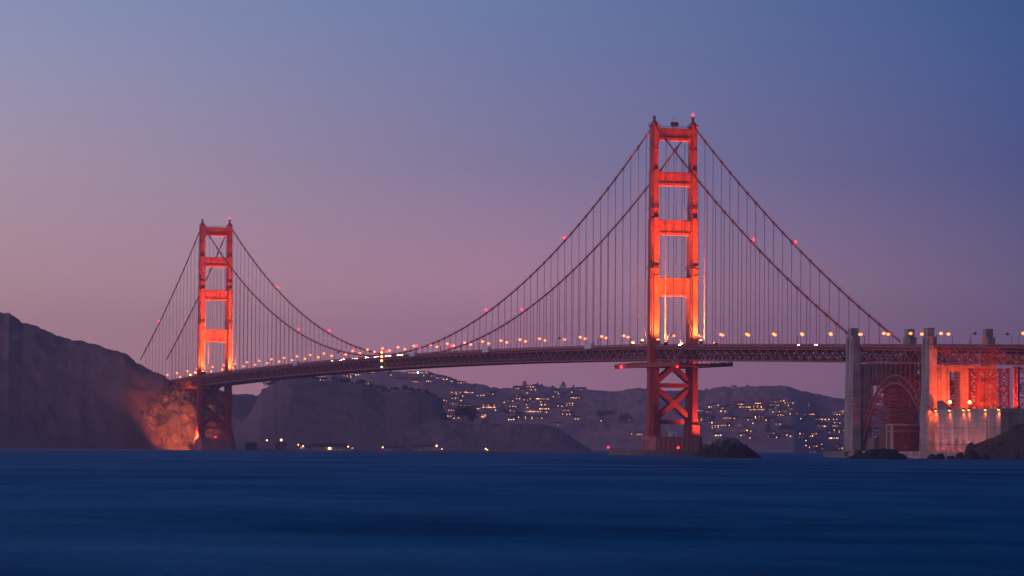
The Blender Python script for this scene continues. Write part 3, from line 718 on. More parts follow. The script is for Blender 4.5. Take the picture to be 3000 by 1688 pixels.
def flood(loc, aims, name_label, group, size=.8, emi=FLOODG, base=0.0):
    """fixture with housing, lens and its real spot lamps; aims = list of (target, watts, cone degrees, colour)"""
    t = tag(empty('floodlight', loc), name_label, 'floodlight', group)
    b = MB(); b.box(-.35, .35, -.35, .35, -1.3, -1.15); b.tube([(0, 0, -1.2), (0, 0, -.4)], .12, 5)
    b.build('stand', POLE, t)
    tg = (Vector(aims[0][0])-Vector(loc)).normalized()
    b = MB(); b.bar(tuple(tg*-.7*size), tuple(tg*.35*size), 1.3*size, 1.1*size); b.build('housing', DARKM, t)
    b = MB(); b.ball(tuple(tg*.45*size), .62*size, .62*size, .5*size, 8, 5); b.build('lens', emi, t)
    for (q, wts, cone, c) in aims:
        ld = bpy.data.lights.new('flood_spot', 'SPOT'); lo = bpy.data.objects.new('flood_spot', ld); col.objects.link(lo)
        ld.energy = wts; ld.spot_size = R(cone); ld.spot_blend = .7; ld.shadow_soft_size = .5; ld.color = c
        lo.parent = t; d = (Vector(q)-Vector(loc)).normalized(); lo.location = tuple(d*1.6*size); lo.rotation_euler = d.to_track_quat('-Z', 'Y').to_euler()
    return t
OR = (1, .46, .11); RD = (1, .30, .10)
for u0, nm in ((0, 'near'), (1280.2, 'far')):
    for (du, v, w, txt) in ((-34, 17.5, 1.0, 'west railing in front of'), (-34, -17.5, 1.0, 'east railing in front of'), (30, 17.5, .45, 'west railing just beyond'), (30, -17.5, .45, 'east railing just beyond')):
        sv = math.copysign(1, v)
        loc = (u0+du, v, zd(u0+du)+.6)
        flood(loc, [((u0, v*.55, 105), 4.2e5*w, 75, OR), ((u0, v*.5, 150), 7.0e5*w, 40, OR), ((u0, v*.45, 200), 22e5*w, 24, (1, .2, .06))],
              f'bright floodlight on the {txt} the {nm} tower', 'floodlights at the tower feet', size=1.6)
    for k, (du, v) in enumerate(((-14, 15.3), (17, 15.3), (-13, -15.3), (12, -15.3))):
        nm2 = ['west rail just in front of', 'west rail just behind', 'east rail just in front of', 'east rail just behind'][k]
        flood((u0+du, v, zd(u0+du)+2.0), [((u0, v*.95, 112), 3.5e4, 110, OR)], f'small bright work light on the {nm2} the {nm} tower leg', 'work lights by the tower legs', size=1.6)
# below the deck of the near tower
flood((-24, -24, 7), [((0, -8, 50), 1.7e5, 70, (1, .22, .12))], 'floodlight on the fender wall right of the near pier', 'fender floodlights', emi=OFFL)
flood((-38, -6, 64.2), [((-2, -14, 40), 1.3e5, 80, (1, .30, .10))], 'floodlight hung under the deck beside the right leg of the near tower', 'floodlights under the deck', emi=OFFL)
# cliff floodlight
flood((1271, 20.3, 15.6), [(tuple(at(545, 1235, 3880)), 4.6e5, 88, (1, .185, .065))], 'floodlight at the foot of the far tower aimed at the cliff', 'cliff floodlights', emi=OFFL)
flood((1316, 16.5, 70), [(tuple(at(500, 1200, 3880)), 6e4, 90, (1, .2, .07))], 'orange floodlight hung under the deck above the cliff', 'cliff floodlights', size=1.1)
flood((1293, -4, 15.5), [(tuple(at(625, 1220, 3895)), 8e4, 100, (1, .17, .06))], 'floodlight between the far tower legs aimed at the cliff', 'cliff floodlights', emi=OFFL)
# anchorage floodlights along the top edge
for i, (px, py) in enumerate(((2743.5, 1198), (2784, 1198), (2825, 1198), (2840.5, 1197), (2889, 1196), (2928, 1194))):
    p = onv(px, py, 18.4)
    flood((p.x, 18.9, 28.6), [((p.x+6, 19.0, 8), 5.0e3, 120, (1, .16, .03))], f'small floodlight on the anchorage block edge, {ordn(i)} from the left', 'floodlights along the anchorage block', size=.95)
flood((-544, -1, 29.6), [((-552, 0, 8), 9e3, 120, RD)], 'small floodlight on the anchorage block top at the right edge of the view', 'floodlights along the anchorage block', size=.95)
AO = (1, .075, .012); AR = (1, .14, .05)
flood((-480, 15, 30), [((-460, 10, 40), 6.5e4, 130, AO)], 'floodlight on the anchorage top aimed at the right pylon', 'floodlights on the anchorage top', size=.6, emi=OFFL)
flood((-488, -3, 30), [((-461, -8, 44), 9e4, 130, AO)], 'floodlight behind the lamp posts on the anchorage top', 'floodlights on the anchorage top', size=.6, emi=OFFL)
flood((-516, 17, 30), [((-497, 3, 43), 5e4, 100, AR), ((-530, 4, 56), 3.5e4, 130, AR)], 'floodlight at the anchorage edge aimed at the steel tower', 'floodlights on the anchorage top', size=.6, emi=OFFL)
flood((-545, 17, 30), [((-543, 0, 44), 4e4, 110, AR), ((-515, 8, 54), 4e4, 110, AR)], 'floodlight at the outer corner of the anchorage top', 'floodlights on the anchorage top', size=.6, emi=OFFL)
flood((-461.8, 21.5, 30), [((-461.8, 19.2, 8), 2.4e4, 130, AO)], 'floodlight in the slot between the right pylon and the anchorage block', 'slot floodlights', size=.6, emi=OFFL)
for i, u in enumerate((-466, -476, -486, -496, -506, -516, -526, -536)):
    flood((u, 23.6, 6.2), [((u, 18, 21), 3.6e3, 96, (1, .2, .17)), ((u, 20.5, 4.9), 1.3e3, 150, AO)], f'low esplanade floodlight by the sea wall, {ordn(i)} from the right pylon', 'esplanade floodlights', size=.4, emi=OFFL)
flood((-394, 6, 22), [((-354, 6, 36), 9e3, 120, (1, .085, .06))], 'added red light on the brick fort roof aimed at the left pylon', 'esplanade floodlights', size=.5, emi=OFFL)  # added light, placed clear of the fort wall, to redden the left pylon
for (px, py, txt) in ((2782.6, 1178, 'left'), (2840.6, 1179, 'right')):
    p = onv(px, py, 10); t = tag(empty('lamp_post', (p.x, 10, 28.75)), f'bright lamp post on the anchorage top, {txt} of the two', 'lamp post', 'lamp posts on the anchorage top')
    h = p.z-28.75; MB().tube([(0, 0, 0), (0, 0, h)], .12, 6).build('pole', POLE, t); MB().ball((0, 0, h), 1.0, 1.0, .9).build('lamp_head', FLOODG, t)

flood((-446, 10, 8), [((-408, 8, 13), 1.1e4, 120, (1, .17, .13))], 'added light on the esplanade for floodlight spill on the brick fort', 'esplanade floodlights', size=.5, emi=OFFL)  # added lamp standing in for the red flood spill on the fort
# red obstruction lights
def red_light(loc, label, r=.85, group='red warning lights'):
    t = tag(empty('warning_light', loc), label, 'warning light', group)
    MB().tube([(0, 0, -.2), (0, 0, .9)], .18, 6).build('bracket', CABLE, t)
    MB().ball((0, 0, .9+r), r, r, r).build('lamp', REDG, t); return t
for u, v, txt in ((184.4, VT, 'west cable left of the near tower, highest there'), (366, VT, 'west cable left of the near tower, halfway down'), (362.8, -VT, 'east cable left of the near tower, halfway down'), (-181.9, -VT, 'east cable right of the near tower'), (-179.7, VT, 'west cable right of the near tower'),
                  (1092.9, -VT, 'east cable right of the far tower, highest there'), (909.4, -VT, 'east cable right of the far tower, halfway down'), (913.5, VT, 'west cable right of the far tower, halfway down'), (731.4, VT, 'west cable just left of midspan'), (726.9, -VT, 'east cable just left of midspan'), (1466, VT, 'west cable left of the far tower'), (547.5, VT, 'west cable just right of midspan'), (544, -VT, 'east cable just right of midspan')):
    red_light((u, v, zc(u)+1.0), f'red warning light on the {txt}')
red_light((0, -VT, 227.2), 'red beacon on the right leg top of the near tower', .85); red_light((1280.2, -VT, 227.2), 'red beacon on the right leg top of the far tower', .85)
p = onv(1791, 1318, 32); red_light((8, 42, 5.2), 'red light on the left end of the near fender wall', .75); red_light((-22.5, 4, 5.2), 'red light on the fender wall in front of the near pier', .85)
red_light((1270, 20.5, 13.2), 'red light on the left corner of the far pier', .7); red_light((1266.5, 2, 13.2), 'red light on the middle of the far pier', .7)

# hanging maintenance platform under the deck at the near tower
pl = tag(empty('work_platform', (-35, 0, 0)), 'long scaffold work platform hung under the deck across the near tower', 'work platform')
b = MB(); zf = 60.9
for (u0_, u1_, v0_, v1_) in ((-64, -8, -18, 19), (8, 62, -18, 19)):
    b.box(u0_, u1_, v0_, v1_, zf, zf+.5)
b.box(-8, 8, 16.9, 19, zf+.03, zf+.46); b.box(-8, 8, -18, -16.9, zf+.03, zf+.46); b.box(-7.95, 7.95, -10, 10, zf+.06, zf+.4)
b.build('platform_floor', PAINTD, pl, off=(-35, 0, 0))
b = MB()
for v in (-18, 19):
    for k in range(64):
        u = -64+2*k; b.bar((u, v, zf+.5), (u, v, zf+2.3), .12, .12)
        if k % 4 == 0 and abs(u) > 9: b.bar((u, v*.93, zf+.5), (u, v*.78, zd(u)-10.4), .22, .22)
    for h in (1.0, 1.6, 2.3): b.bar((-64, v, zf+h), (62, v, zf+h), .12, .16)
b.build('guard_rail', PAINTD, pl, off=(-35, 0, 0))
for (a, c, z0, z1) in ((40, 58, .5, 2.2), (14, 36, .5, 2.8), (-30, -14, .5, 2.4), (-58, -46, .5, 1.6)):
    MB().box(a, c, 12, 17.5, zf+z0, zf+z1).build('netting_panel', CABLE, pl, off=(-35, 0, 0))
for v in (-18.15, 19.15):
    b = MB(); b.box(-64, 62, v-.03, v+.03, zf-.95, zf+.2)
    for k in range(21): b.box(-64+6*k+.08, -58+6*k-.08, v-.05, v+.05, zf-.9, zf+1.9-(.5 if k % 3 == 1 else 0))
    b.build('side_skirt', CABLE, pl, off=(-35, 0, 0))
red_light((62, 19, 59.4), 'small red light on the left tip of the hanging work platform', .35)
red_light((46, 19.5, 59.2), 'large red light under the left part of the hanging work platform', 1.15)
red_light((-52, 16, 58.0), 'red light under the hanging work platform between the tower legs', .75)

# midspan navigation lights
t = tag(empty('navigation_lights', (640, 15.4, 0)), 'vertical rack of three amber lamps above a green lamp at midspan', 'navigation lights')
b = MB(); b.box(-.15, .15, -.15, .15, 69.4, 84.6); b.build('rack', POLE, t)
for z in (83.6, 80.2, 76.8): MB().ball((0, .5, z), .85, .85, .85).build('amber_lamp', FLOODG, t)
MB().ball((0, .4, 71.6), .5, .5, .5).build('green_lamp', GREENG, t)
t = tag(empty('navigation_light', (640, -15.2, 0)), 'single green lamp hung under the deck just right of midspan', 'navigation light')
MB().box(-.1, .1, -.1, .1, 67.6, 71).build('hanger', POLE, t); MB().ball((0, 0, 67.4), .6, .6, .6).build('green_lamp', GREENG, t)

# white work enclosures on the west sidewalk
for i, u in enumerate((123.3, 357.8, 550.3, 912.7)):
    t = tag(empty('work_enclosure', (u, 15.8, zd(u))), 'white panelled work enclosure on the west railing, '+['nearest the near tower', 'between the near tower and midspan', 'just right of midspan', 'nearest the far tower'][i], 'work enclosure', 'white work enclosures on the railing')
    b = MB(); b.box(-6, 6, -1.2, 1.3, -2.3, 1.0)
    for k in range(7): b.box(-6+2*k-.08, -6+2*k+.08, 1.3, 1.38, -2.3, 1.0)
    for z in (-1.3, -.2): b.box(-6, 6, 1.3, 1.35, z, z+.12)
    b.build('side_panel', WHITE, t)
    b = MB(); b.prism([(-6.0, -2.3), (-6.0, 1.6), (-8.6, 1.6), (-7.2, -2.3)], 'y', -1.0, 1.2); b.build('hood', WHITE, t)
    MB().box(-4, -2.8, -.6, .6, 1.0, 1.45).build('roof_vent', GREYM, t)
# red signs on lamp posts
for u, txt in ((107.9, 'left of the near tower'), (469.9+9, 'right of midspan')):
    MBs = MB(); MBs.box(-.8, .8, -.1, .1, 0, 3.4); MBs.box(-.9, .9, -.14, .14, 3.4, 3.6); MBs.box(-.1, .1, -.08, .08, -1.2, 0)
    o = MBs.build('red_sign', REDP); o.location = (u, 14.75, zd(u)+1.0); tag(o, f'red upright sign panel on the west rail {txt}', 'sign', 'red sign panels on the railing')
p = onv(2843, 1000, 14.75); MBs = MB(); MBs.box(-.7, .7, -.1, .1, 0, 2.0); MBs.box(-.1, .1, -.08, .08, -2, 0); MBs.box(-.8, .8, -.13, .13, 2.0, 2.15)
o = MBs.build('red_sign', REDP); o.location = (p.x, 14.9, zd(p.x)+1.0); tag(o, 'red upright sign panel on the approach deck by the tall unlit lamp', 'sign', 'red sign panels on the railing')

# cars with headlights between midspan and the far tower
def car(bodym):
    t = empty('car')
    b = MB(); b.prism([(-2.2, .35), (2.2, .35), (2.25, .75), (1.2, .95), (.7, 1.45), (-1.2, 1.45), (-2.0, .95), (-2.25, .85)], 'y', -.88, .88); b.build('body', bodym, t)
    b = MB(); b.prism([(.75, .98), (1.05, .98), (.62, 1.38), (-1.1, 1.38), (-1.75, .98)], 'y', -.9, .9); b.build('window', DARKM, t)
    for x in (-1.4, 1.4):
        for y in (-.82, .82): MB().prism([(x+.33*math.cos(k*math.pi/5), .33+.33*math.sin(k*math.pi/5)) for k in range(10)], 'y', y-.1, y+.1).build('wheel', DARKM, t)
    for y in (-.62, .62): MB().ball((-2.22, y, .98), .14, .24, .17, 6, 4).build('headlight', HEADG, t)
    for y in (-.65, .65): MB().box(2.22, 2.28, y-.18, y+.18, .7, .85).build('tail_light', TAILG, t)
    return t
cars = [car(mat('car_paint_grey', (.2, .2, .22), .3)), car(mat('car_paint_dark', (.04, .045, .06), .3)), car(mat('car_paint_pale', (.55, .55, .55), .3))]
cused = [False]*3
cu = [600, 615, 634, 650, 668, 683, 700, 716, 735, 752, 770, 790, 808, 828, 850]
nmC = ['grey', 'dark', 'pale']
for i, u in enumerate(cu):
    k = i % 3; o = copy_tree(cars[k]) if cused[k] else cars[k]; cused[k] = True
    o.location = (u, 9.5 if i % 2 else 11.8, zd(u)-1.345); o.rotation_euler = (0, math.atan(-(zd(u+2)-zd(u-2))/4), 0)
    tag(o, f'{nmC[k]} car with headlights on in the west lanes left of midspan, {ordn(i)} from the right', 'car', 'cars driving between midspan and the far tower')
for i, u in enumerate((-12, -38, -243, -270)):
    o = copy_tree(cars[0]); o.location = (u, 10, zd(u)-1.345); tag(o, 'grey car with headlights on '+['just right of the near tower', 'second car right of the near tower', 'nearing the left pylon', 'closest to the left pylon'][i], 'car', 'cars right of the near tower')

# aerials on the near tower
for i, (u, v, txt) in enumerate(((-1.2, 1.2, 'left'), (-1.6, -1.2, 'right'))):
    t = tag(empty('dish_antenna', (u, v, 219.4)), f'round dish antenna on top of the near tower, {txt} of the pair', 'antenna', 'dish antennas on the near tower')
    b = MB(); b.tube([(0, 0, 0), (0, 0, 2.4)], .15, 6); b.build('mast', CABLE, t)
    b = MB(); b.tube([(.5, 0, 2.8), (.2, 0, 2.8), (-.2, 0, 2.8), (-.45, 0, 2.8)], [.5, 1.2, 1.62, 1.7], 14); b.build('dish', CABLE, t)
o = MB().tube([(0, 0, 0), (0, 0, 5), (0, 0, 11)], [.16, .1, .06], 5).build('whip_aerial', CABLE); o.location = (.5, 0, 219.4); tag(o, 'thin whip aerial between the leg tops of the near tower', 'aerial')

# ------------------------------------------------------------------ houses on the hills
def house(w, layout, wm, rm, gable, wstrong):
    """house w metres wide facing -X, with lit windows"""
    w *= .85
    t = empty('house'); d = 9.0; h = 6.2 if layout != 'two' else 8.2
    MB().box(-d/2, d/2, -w/2, w/2, -4, h).build('wall', wm, t)
    b = MB()
    if gable: b.prism([(-w/2-.5, h-.05), (w/2+.5, h-.05), (w/2-2.2, h+2.4), (-w/2+2.2, h+2.4)], 'x', -d/2-.5, d/2+.5)
    else: b.box(-d/2-.6, d/2+.6, -w/2-.6, w/2+.6, h, h+.5)
    b.build('roof', rm, t)
    def win(y0, y1, z0, z1, m): MB().box(-d/2-.08, -d/2, y0, y1, z0, z1).build('lit_window', m, t)
    a, dim = wstrong; rnd = random.Random(int(w*31)+len(layout)*7+(1 if gable else 0)+sum(map(ord, wm.name)))
    nw = {'dot': 1, 'dim': 1, 'pair': 2, 'row': max(3, int(w/3.2)), 'band': 3, 'two': 6}[layout]
    for k in range(nw):
        if layout == 'two': q = (k % 3+.5)/3; z = 1.6+3.3*(k//3)
        else: q = (k+.5)/nw; z = 2.3
        y = -w/2+w*(.08+.84*q)+rnd.uniform(-.5, .5); hw = rnd.uniform(.4, .95)*(1.5 if layout == 'band' and k == 0 else 1); z += rnd.uniform(-.3, .3)
        m = WIN[2] if layout == 'dim' else (a if layout == 'dot' else rnd.choice([a, a, dim, dim, WIN[2]]))
        win(y-hw, y+hw, z, z+rnd.uniform(1.2, 2.1), m)
    return t
LAY = {'d': 'dot', 'q': 'dim', 'p': 'pair', 'r': 'row', 'b': 'band', 't': 'two'}
WDESC = {'d': 'small single window house', 'q': 'dim windowed house', 'p': 'house with two windows', 'r': 'long window row house', 'b': 'wide bright window house', 't': 'two storey bright house'}
c8 = lambda x, y: (1200+x/3.68, 1050+y/3.68)
c7 = lambda x, y: (700+x/4.293, 1050+y/4.293)
cB = lambda x, y: (2030+x/5.48, 1100+y/5.48)
HA = [c8(x, y)+(w, k) for x, y, w, k in [(155,190,14,'d'),(218,180,14,'q'),(252,192,14,'p'),(315,212,22,'r'),(385,228,18,'p'),(420,231,14,'d'),(455,248,12,'d'),(372,268,18,'q'),(555,267,24,'b'),(100,237,14,'d'),(55,246,24,'r'),(207,250,20,'b'),(505,384,36,'t'),(495,433,24,'b'),(572,412,14,'d'),(552,457,14,'d'),(372,458,18,'b'),(478,492,16,'p'),(370,517,18,'q'),(595,512,28,'r'),(575,540,14,'d'),(452,563,20,'b'),(412,628,22,'b'),(498,648,24,'p'),(640,370,26,'r'),(762,402,24,'b'),(690,545,36,'r'),(850,511,44,'b'),(840,530,46,'r'),(732,624,30,'t'),(800,630,14,'t'),(628,600,14,'d'),(668,619,14,'d'),(840,377,14,'q'),(905,380,24,'q'),(895,391,14,'d'),(922,561,14,'d'),(1020,478,16,'d'),(1065,460,18,'b'),(1108,461,16,'d'),(1112,521,22,'b'),(1035,510,22,'q'),(1105,568,18,'p'),(1098,661,20,'b'),(1172,640,14,'d'),(1130,651,14,'d'),(1175,328,18,'b'),(1240,331,20,'q'),(1305,308,22,'b'),(1355,309,16,'q'),(1330,342,24,'p'),(1270,376,16,'d'),(1190,436,24,'b'),(1248,452,18,'p'),(1300,438,12,'d'),(1220,351,16,'q'),(1152,400,16,'q'),(1275,500,18,'p'),(1270,533,14,'d'),(1330,471,12,'q'),(1335,576,44,'r'),(1415,472,12,'d'),(1465,440,18,'b'),(1405,438,30,'r'),(1485,414,50,'b'),(1562,345,14,'d'),(1590,367,20,'b'),(1606,385,16,'d'),(1615,420,28,'q'),(1638,392,18,'p'),(1670,406,12,'d'),(1720,367,16,'d'),(1748,368,14,'d'),(1780,428,28,'r'),(1795,411,14,'q'),(1440,503,18,'p'),(1465,472,18,'q'),(1455,545,28,'r'),(1475,582,12,'d'),(1637,516,28,'b'),(1725,502,24,'t'),(1690,564,18,'b'),(1695,605,28,'b'),(1320,648,50,'t'),(1400,648,24,'p'),(1808,654,18,'b'),(1600,721,24,'q'),(2062,675,12,'d'),(2365,673,20,'q'),(1845,341,28,'q'),(2392,818,12,'d'),(2483,823,16,'b'),(90,158,56,'r')]]
HA += [c7(x, y)+(w, k) for x, y, w, k in [(1040,274,20,'p'),(1368,238,30,'t'),(1500,209,20,'b'),(1645,181,30,'r'),(1718,181,12,'d'),(1910,211,12,'d'),(1632,324,24,'b'),(2060,271,30,'q'),(2190,281,18,'q'),(2222,296,18,'b'),(2266,276,14,'d')]]
HB = [cB(x, y)+(w, k) for x, y, w, k in [(118,567,22,'r'),(205,592,12,'d'),(248,592,18,'p'),(297,509,20,'b'),(345,497,14,'q'),(408,487,12,'d'),(490,530,18,'p'),(555,520,12,'d'),(540,543,12,'d'),(485,580,22,'p'),(680,467,22,'r'),(755,467,24,'r'),(628,506,26,'q'),(870,512,44,'r'),(1048,453,16,'b'),(1045,518,30,'t'),(1025,553,42,'r'),(1160,531,12,'d'),(1195,543,12,'d'),(1230,487,14,'d'),(1310,488,24,'r'),(1250,470,26,'q'),(1325,434,22,'q'),(1410,412,24,'b'),(1520,447,20,'b'),(1600,447,14,'d'),(1535,489,14,'d'),(1390,588,48,'b'),(1415,641,18,'b'),(1245,555,20,'q'),(1285,530,24,'b'),(1565,618,12,'d'),(1670,618,28,'q'),(1577,550,14,'q'),(1607,548,12,'d'),(1862,455,24,'q'),(1860,486,22,'q'),(1773,630,18,'p'),(1890,630,20,'r'),(1930,630,12,'d'),(1973,630,12,'d'),(1745,677,12,'d'),(1725,697,12,'d'),(2025,708,22,'b'),(1975,709,16,'q'),(2160,711,18,'p'),(1115,640,14,'d'),(1062,687,26,'t'),(1250,708,26,'b'),(1270,728,22,'q'),(1170,727,14,'d'),(1200,726,14,'d'),(97,655,14,'d'),(190,640,14,'d'),(240,676,20,'b'),(152,692,20,'q'),(140,716,12,'d'),(527,690,16,'b'),(590,692,18,'b'),(610,655,12,'d'),(582,655,12,'d'),(685,700,18,'p'),(755,698,18,'q'),(842,715,14,'d'),(910,715,18,'p'),(310,764,20,'d'),(362,836,24,'t'),(497,806,16,'b'),(577,808,14,'d'),(750,803,18,'q'),(960,772,14,'d'),(865,911,16,'t'),(937,903,12,'d'),(400,965,20,'b'),(770,967,12,'d'),(838,960,12,'q'),(918,1005,12,'d'),(1345,790,12,'q'),(1400,788,14,'d'),(2365,581,24,'b'),(2335,608,30,'r'),(2315,631,22,'b'),(2315,683,24,'q'),(2285,712,16,'p'),(2320,766,22,'b'),(2275,761,12,'d'),(2275,813,18,'b'),(2242,808,10,'d'),(2000,843,20,'p'),(2078,818,24,'r'),(1925,941,24,'r'),(1890,975,14,'b'),(2185,921,22,'q'),(2340,907,40,'t'),(2400,891,20,'b'),(2245,1010,30,'r'),(1265,986,26,'p'),(1315,990,22,'r'),(1345,998,12,'d'),(1205,985,12,'q'),(1302,942,12,'d'),(1510,963,14,'d'),(1568,980,12,'d'),(1710,942,14,'d'),(1770,937,12,'q'),(1725,1000,14,'p'),(1805,1052,14,'d')]]
HC = [cB(x, y)+(w, k) for x, y, w, k in [(2040,1113,14,'b'),(1815,1128,12,'d'),(1875,1158,12,'d'),(1935,1140,22,'r'),(1957,1175,14,'d'),(1995,1168,12,'q'),(2047,1158,12,'d'),(2081,1156,12,'d'),(2084,1178,12,'q'),(1925,1230,16,'p'),(1885,1248,12,'d'),(1965,1210,20,'q'),(1988,1248,12,'d'),(2003,1232,14,'p'),(2047,1233,22,'r'),(2090,1248,12,'d'),(2112,1238,14,'d'),(2143,1235,14,'d'),(2140,1253,16,'q'),(2175,1240,12,'d'),(2230,1240,26,'b'),(2290,1228,14,'d'),(2223,1198,12,'q'),(2310,1130,12,'q'),(2415,1140,16,'p'),(2390,1175,14,'d'),(2350,1178,12,'q')]]
# homes seen low through the arch
HC += [(2558+q, y, w, k) for q, y, w, k in ((8,1199,20,'b'),(20,1257,22,'b'),(36,1281,14,'d'),(8,1282,12,'d'),(122,1223,16,'p'))]
hcache = {}
def put_house(x, y, w, k, label, group, i):
    p = onfar(x, y+2); key = (w, k, i % 3)
    if key not in hcache:
        o = house(w, LAY[k], HWALL[i % 3], HROOF[i % 2], i % 2 == 0, (WIN[1] if i % 4 else WIN[3], WIN[0])); hcache[key] = o
    else: o = copy_tree(hcache[key])
    d = CAM-p; o.location = (p.x, p.y, p.z-1.5); o.rotation_euler = (0, 0, math.atan2(-d.y, -d.x)+random.uniform(-.18, .18))
    tag(o, label, 'house', group)
def rank(lst, place, group, rows):
    """label by kind, then by row (height on the slope) and order from the left"""
    ys = sorted(h[1] for h in lst); n = len(lst)
    cuts = [ys[min(n-1, int(n*(r+1)/len(rows)))] for r in range(len(rows))]; cuts[-1] = 9e9
    buck = {}
    for h in lst:
        r = next(i for i, c in enumerate(cuts) if h[1] < c) if h[1] < cuts[-1] else len(rows)-1
        buck.setdefault((r, h[3]), []).append(h)
    i = 0
    for (r, k), hs in sorted(buck.items()):
        hs.sort()
        for j, h in enumerate(hs):
            lab = f'{WDESC[k]}, ' + (f'{ordn(j)} from left ' if len(hs) > 1 else '') + f'on {rows[r]}, {place}'
            put_house(*h, lab, group, i); i += 1
rank(HA, 'hill left of near tower', 'lit houses on the hillside', ['crest', 'upper slope', 'middle slope', 'lower slope'])
rank(HB, 'hill right of near tower', 'lit houses on the hillside', ['top slope', 'upper slope', 'middle slope', 'lower slope'])
rank(HC, 'shore town by left pylon', 'lit houses in the shore town', ['upper streets', 'waterfront'])

# ------------------------------------------------------------------ trees
def tree(name, h, wd, conif, seed):
    rnd = random.Random(seed); t = empty(name); b = MB()
    b.tube([(0, 0, -2), (0, 0, h*.5), (wd*.03, 0, h*.85)], [h*.03, h*.02, h*.008], 6)
    for k in range(5):
        a = rnd.uniform(0, 6.28); z = h*rnd.uniform(.35, .7); b.tube([(0, 0, z), (math.cos(a)*wd*.3, math.sin(a)*wd*.3, z+h*.12)], [h*.01, h*.004], 4)
    b.build('trunk', TRUNK, t); c = MB()
    for k in range(420):
        if conif:
            f = rnd.random()**.9; z = h*(.10+.90*f); rr = wd*.5*min(1, f*5+.35)*(1-f**1.6)*rnd.uniform(.45, 1.1)+.2; a = rnd.uniform(0, 6.28); p = Vector((math.cos(a)*rr, math.sin(a)*rr, z))
        else:
            q = k % 7; cr = random.Random(seed*31+q); cc = Vector((cr.uniform(-.3, .3)*wd, cr.uniform(-.3, .3)*wd, h*cr.uniform(.5, .82)))
            d = Vector((rnd.gauss(0, 1), rnd.gauss(0, 1), rnd.gauss(0, 1))).normalized(); p = cc+Vector((d.x*wd*.24, d.y*wd*.24, d.z*h*.17))*rnd.uniform(.6, 1.05)
        s = h*rnd.uniform(.03, .065); n1 = Vector((rnd.gauss(0, 1), rnd.gauss(0, 1), rnd.gauss(0, .6))).normalized(); n2 = n1.orthogonal().normalized(); n3 = n1.cross(n2)
        c.add([p-n2*s, p+n3*s*.8, p+n2*s, p-n3*s*.8], [(0, 1, 2, 3)])
    c.build('crown', TREE, t); return t
TP = {('c', 0): tree('conifer_tree', 12, 11, True, 3), ('c', 1): tree('conifer_tree', 11, 8, True, 8), ('r', 0): tree('broadleaf_tree', 14, 15, False, 5), ('r', 1): tree('broadleaf_tree', 14, 12, False, 9), ('r', 2): tree('broadleaf_tree', 14, 18, False, 12)}
tused = {}
def put_tree(key, p, sc_, label, group):
    o = copy_tree(TP[key]) if key in tused else TP[key]; tused[key] = 1
    o.location = p; o.scale = (sc_,)*3; o.rotation_euler = (0, 0, random.uniform(0, 6.28)); tag(o, label, 'tree', group)
far_trees = [(1508,1132,'r',0,.7),(1537,1134,'c',0,1.0),(1575,1133,'c',1,.75),(1586,1134,'r',1,.6),(1616,1135,'r',2,.6),(1650,1138,'c',0,1.15),(1680,1142,'c',1,.8),(860,1112,'r',2,.9),(985,1104,'r',0,1.1),(1018,1105,'c',1,1.0),(1330,1116,'r',2,.7),(1390,1129,'r',0,.7),(900,1110,'r',1,.8),(1080,1092,'r',2,.7),(1140,1092,'r',0,.8),(2070,1146,'r',0,.6),(2150,1141,'r',2,.7),(2190,1137,'r',1,.6),(2374,1153,'r',1,.6)]
for i, (x, y, k, v_, s_) in enumerate(sorted(far_trees)):
    p = at(x, y, {0: 5790}.get(0)); p = at(x, interp(farA_sil, x)+3, 8060 if x < 1900 else 7920); p = onfar.drop(p)-Vector((0, 0, 1.5+(3 if k == 'r' else 0)))
    put_tree((k, v_), p, s_*1.15, ('pointed dark conifer' if k == 'c' else 'rounded dark tree')+f' on the skyline of the far town hill, {ordn(i)} tree from the left', 'trees on the far hill skyline')
near_trees = [(1355,1240,'r',0,1.5),(1372,1245,'r',2,1.6),(1386,1247,'r',1,1.1),(1346,1238,'r',1,1.3)]
for i, (x, y, k, v_, s_) in enumerate(sorted(near_trees)):
    put_tree((k, v_), at(x, y, 5000), s_*1.15, f'big round dark tree at the right foot of the wooded hill, {ordn(i)} from the left', 'trees at the foot of the wooded hill')
xs = [760,772,786,800,806,818,832,846,858,872,888,902,918,930,948,962,978,990,1004,1018,1032,1048,1062,1074,1086,1098,1112,1124,1140,1156,1172,1186,1200,1212,1226,1238,1250,1262,1274,1284,1292]
for i, x in enumerate(xs):
    k = ('r', i*7 % 3) if i % 5 else ('c', i % 2)
    put_tree(k, onwood.drop(at(x, interp(wood_sil, x)+9, 5335+ (x-738)*.1))-Vector((0, 0, 3)), random.uniform(.55, 1.0), f'dark tree on the skyline of the wooded hill, {ordn(i)} from the left', 'trees on the wooded hill skyline')
mid_trees = [(1755,1215),(1762,1221),(1790,1222),(1822,1228),(1840,1229),(1485,1215),(1525,1222),(1422,1238),(2080,1235),(2250,1260),(2290,1262),(2310,1265)]
for i, (x, y) in enumerate(sorted(mid_trees)):
    put_tree((('c', 0), ('r', 0), ('r', 2))[i % 3], onfar(x, y+8), 1.25, f'dark tree standing among the houses on the town hillside, {ordn(i)} from the left', 'trees among the hillside houses')

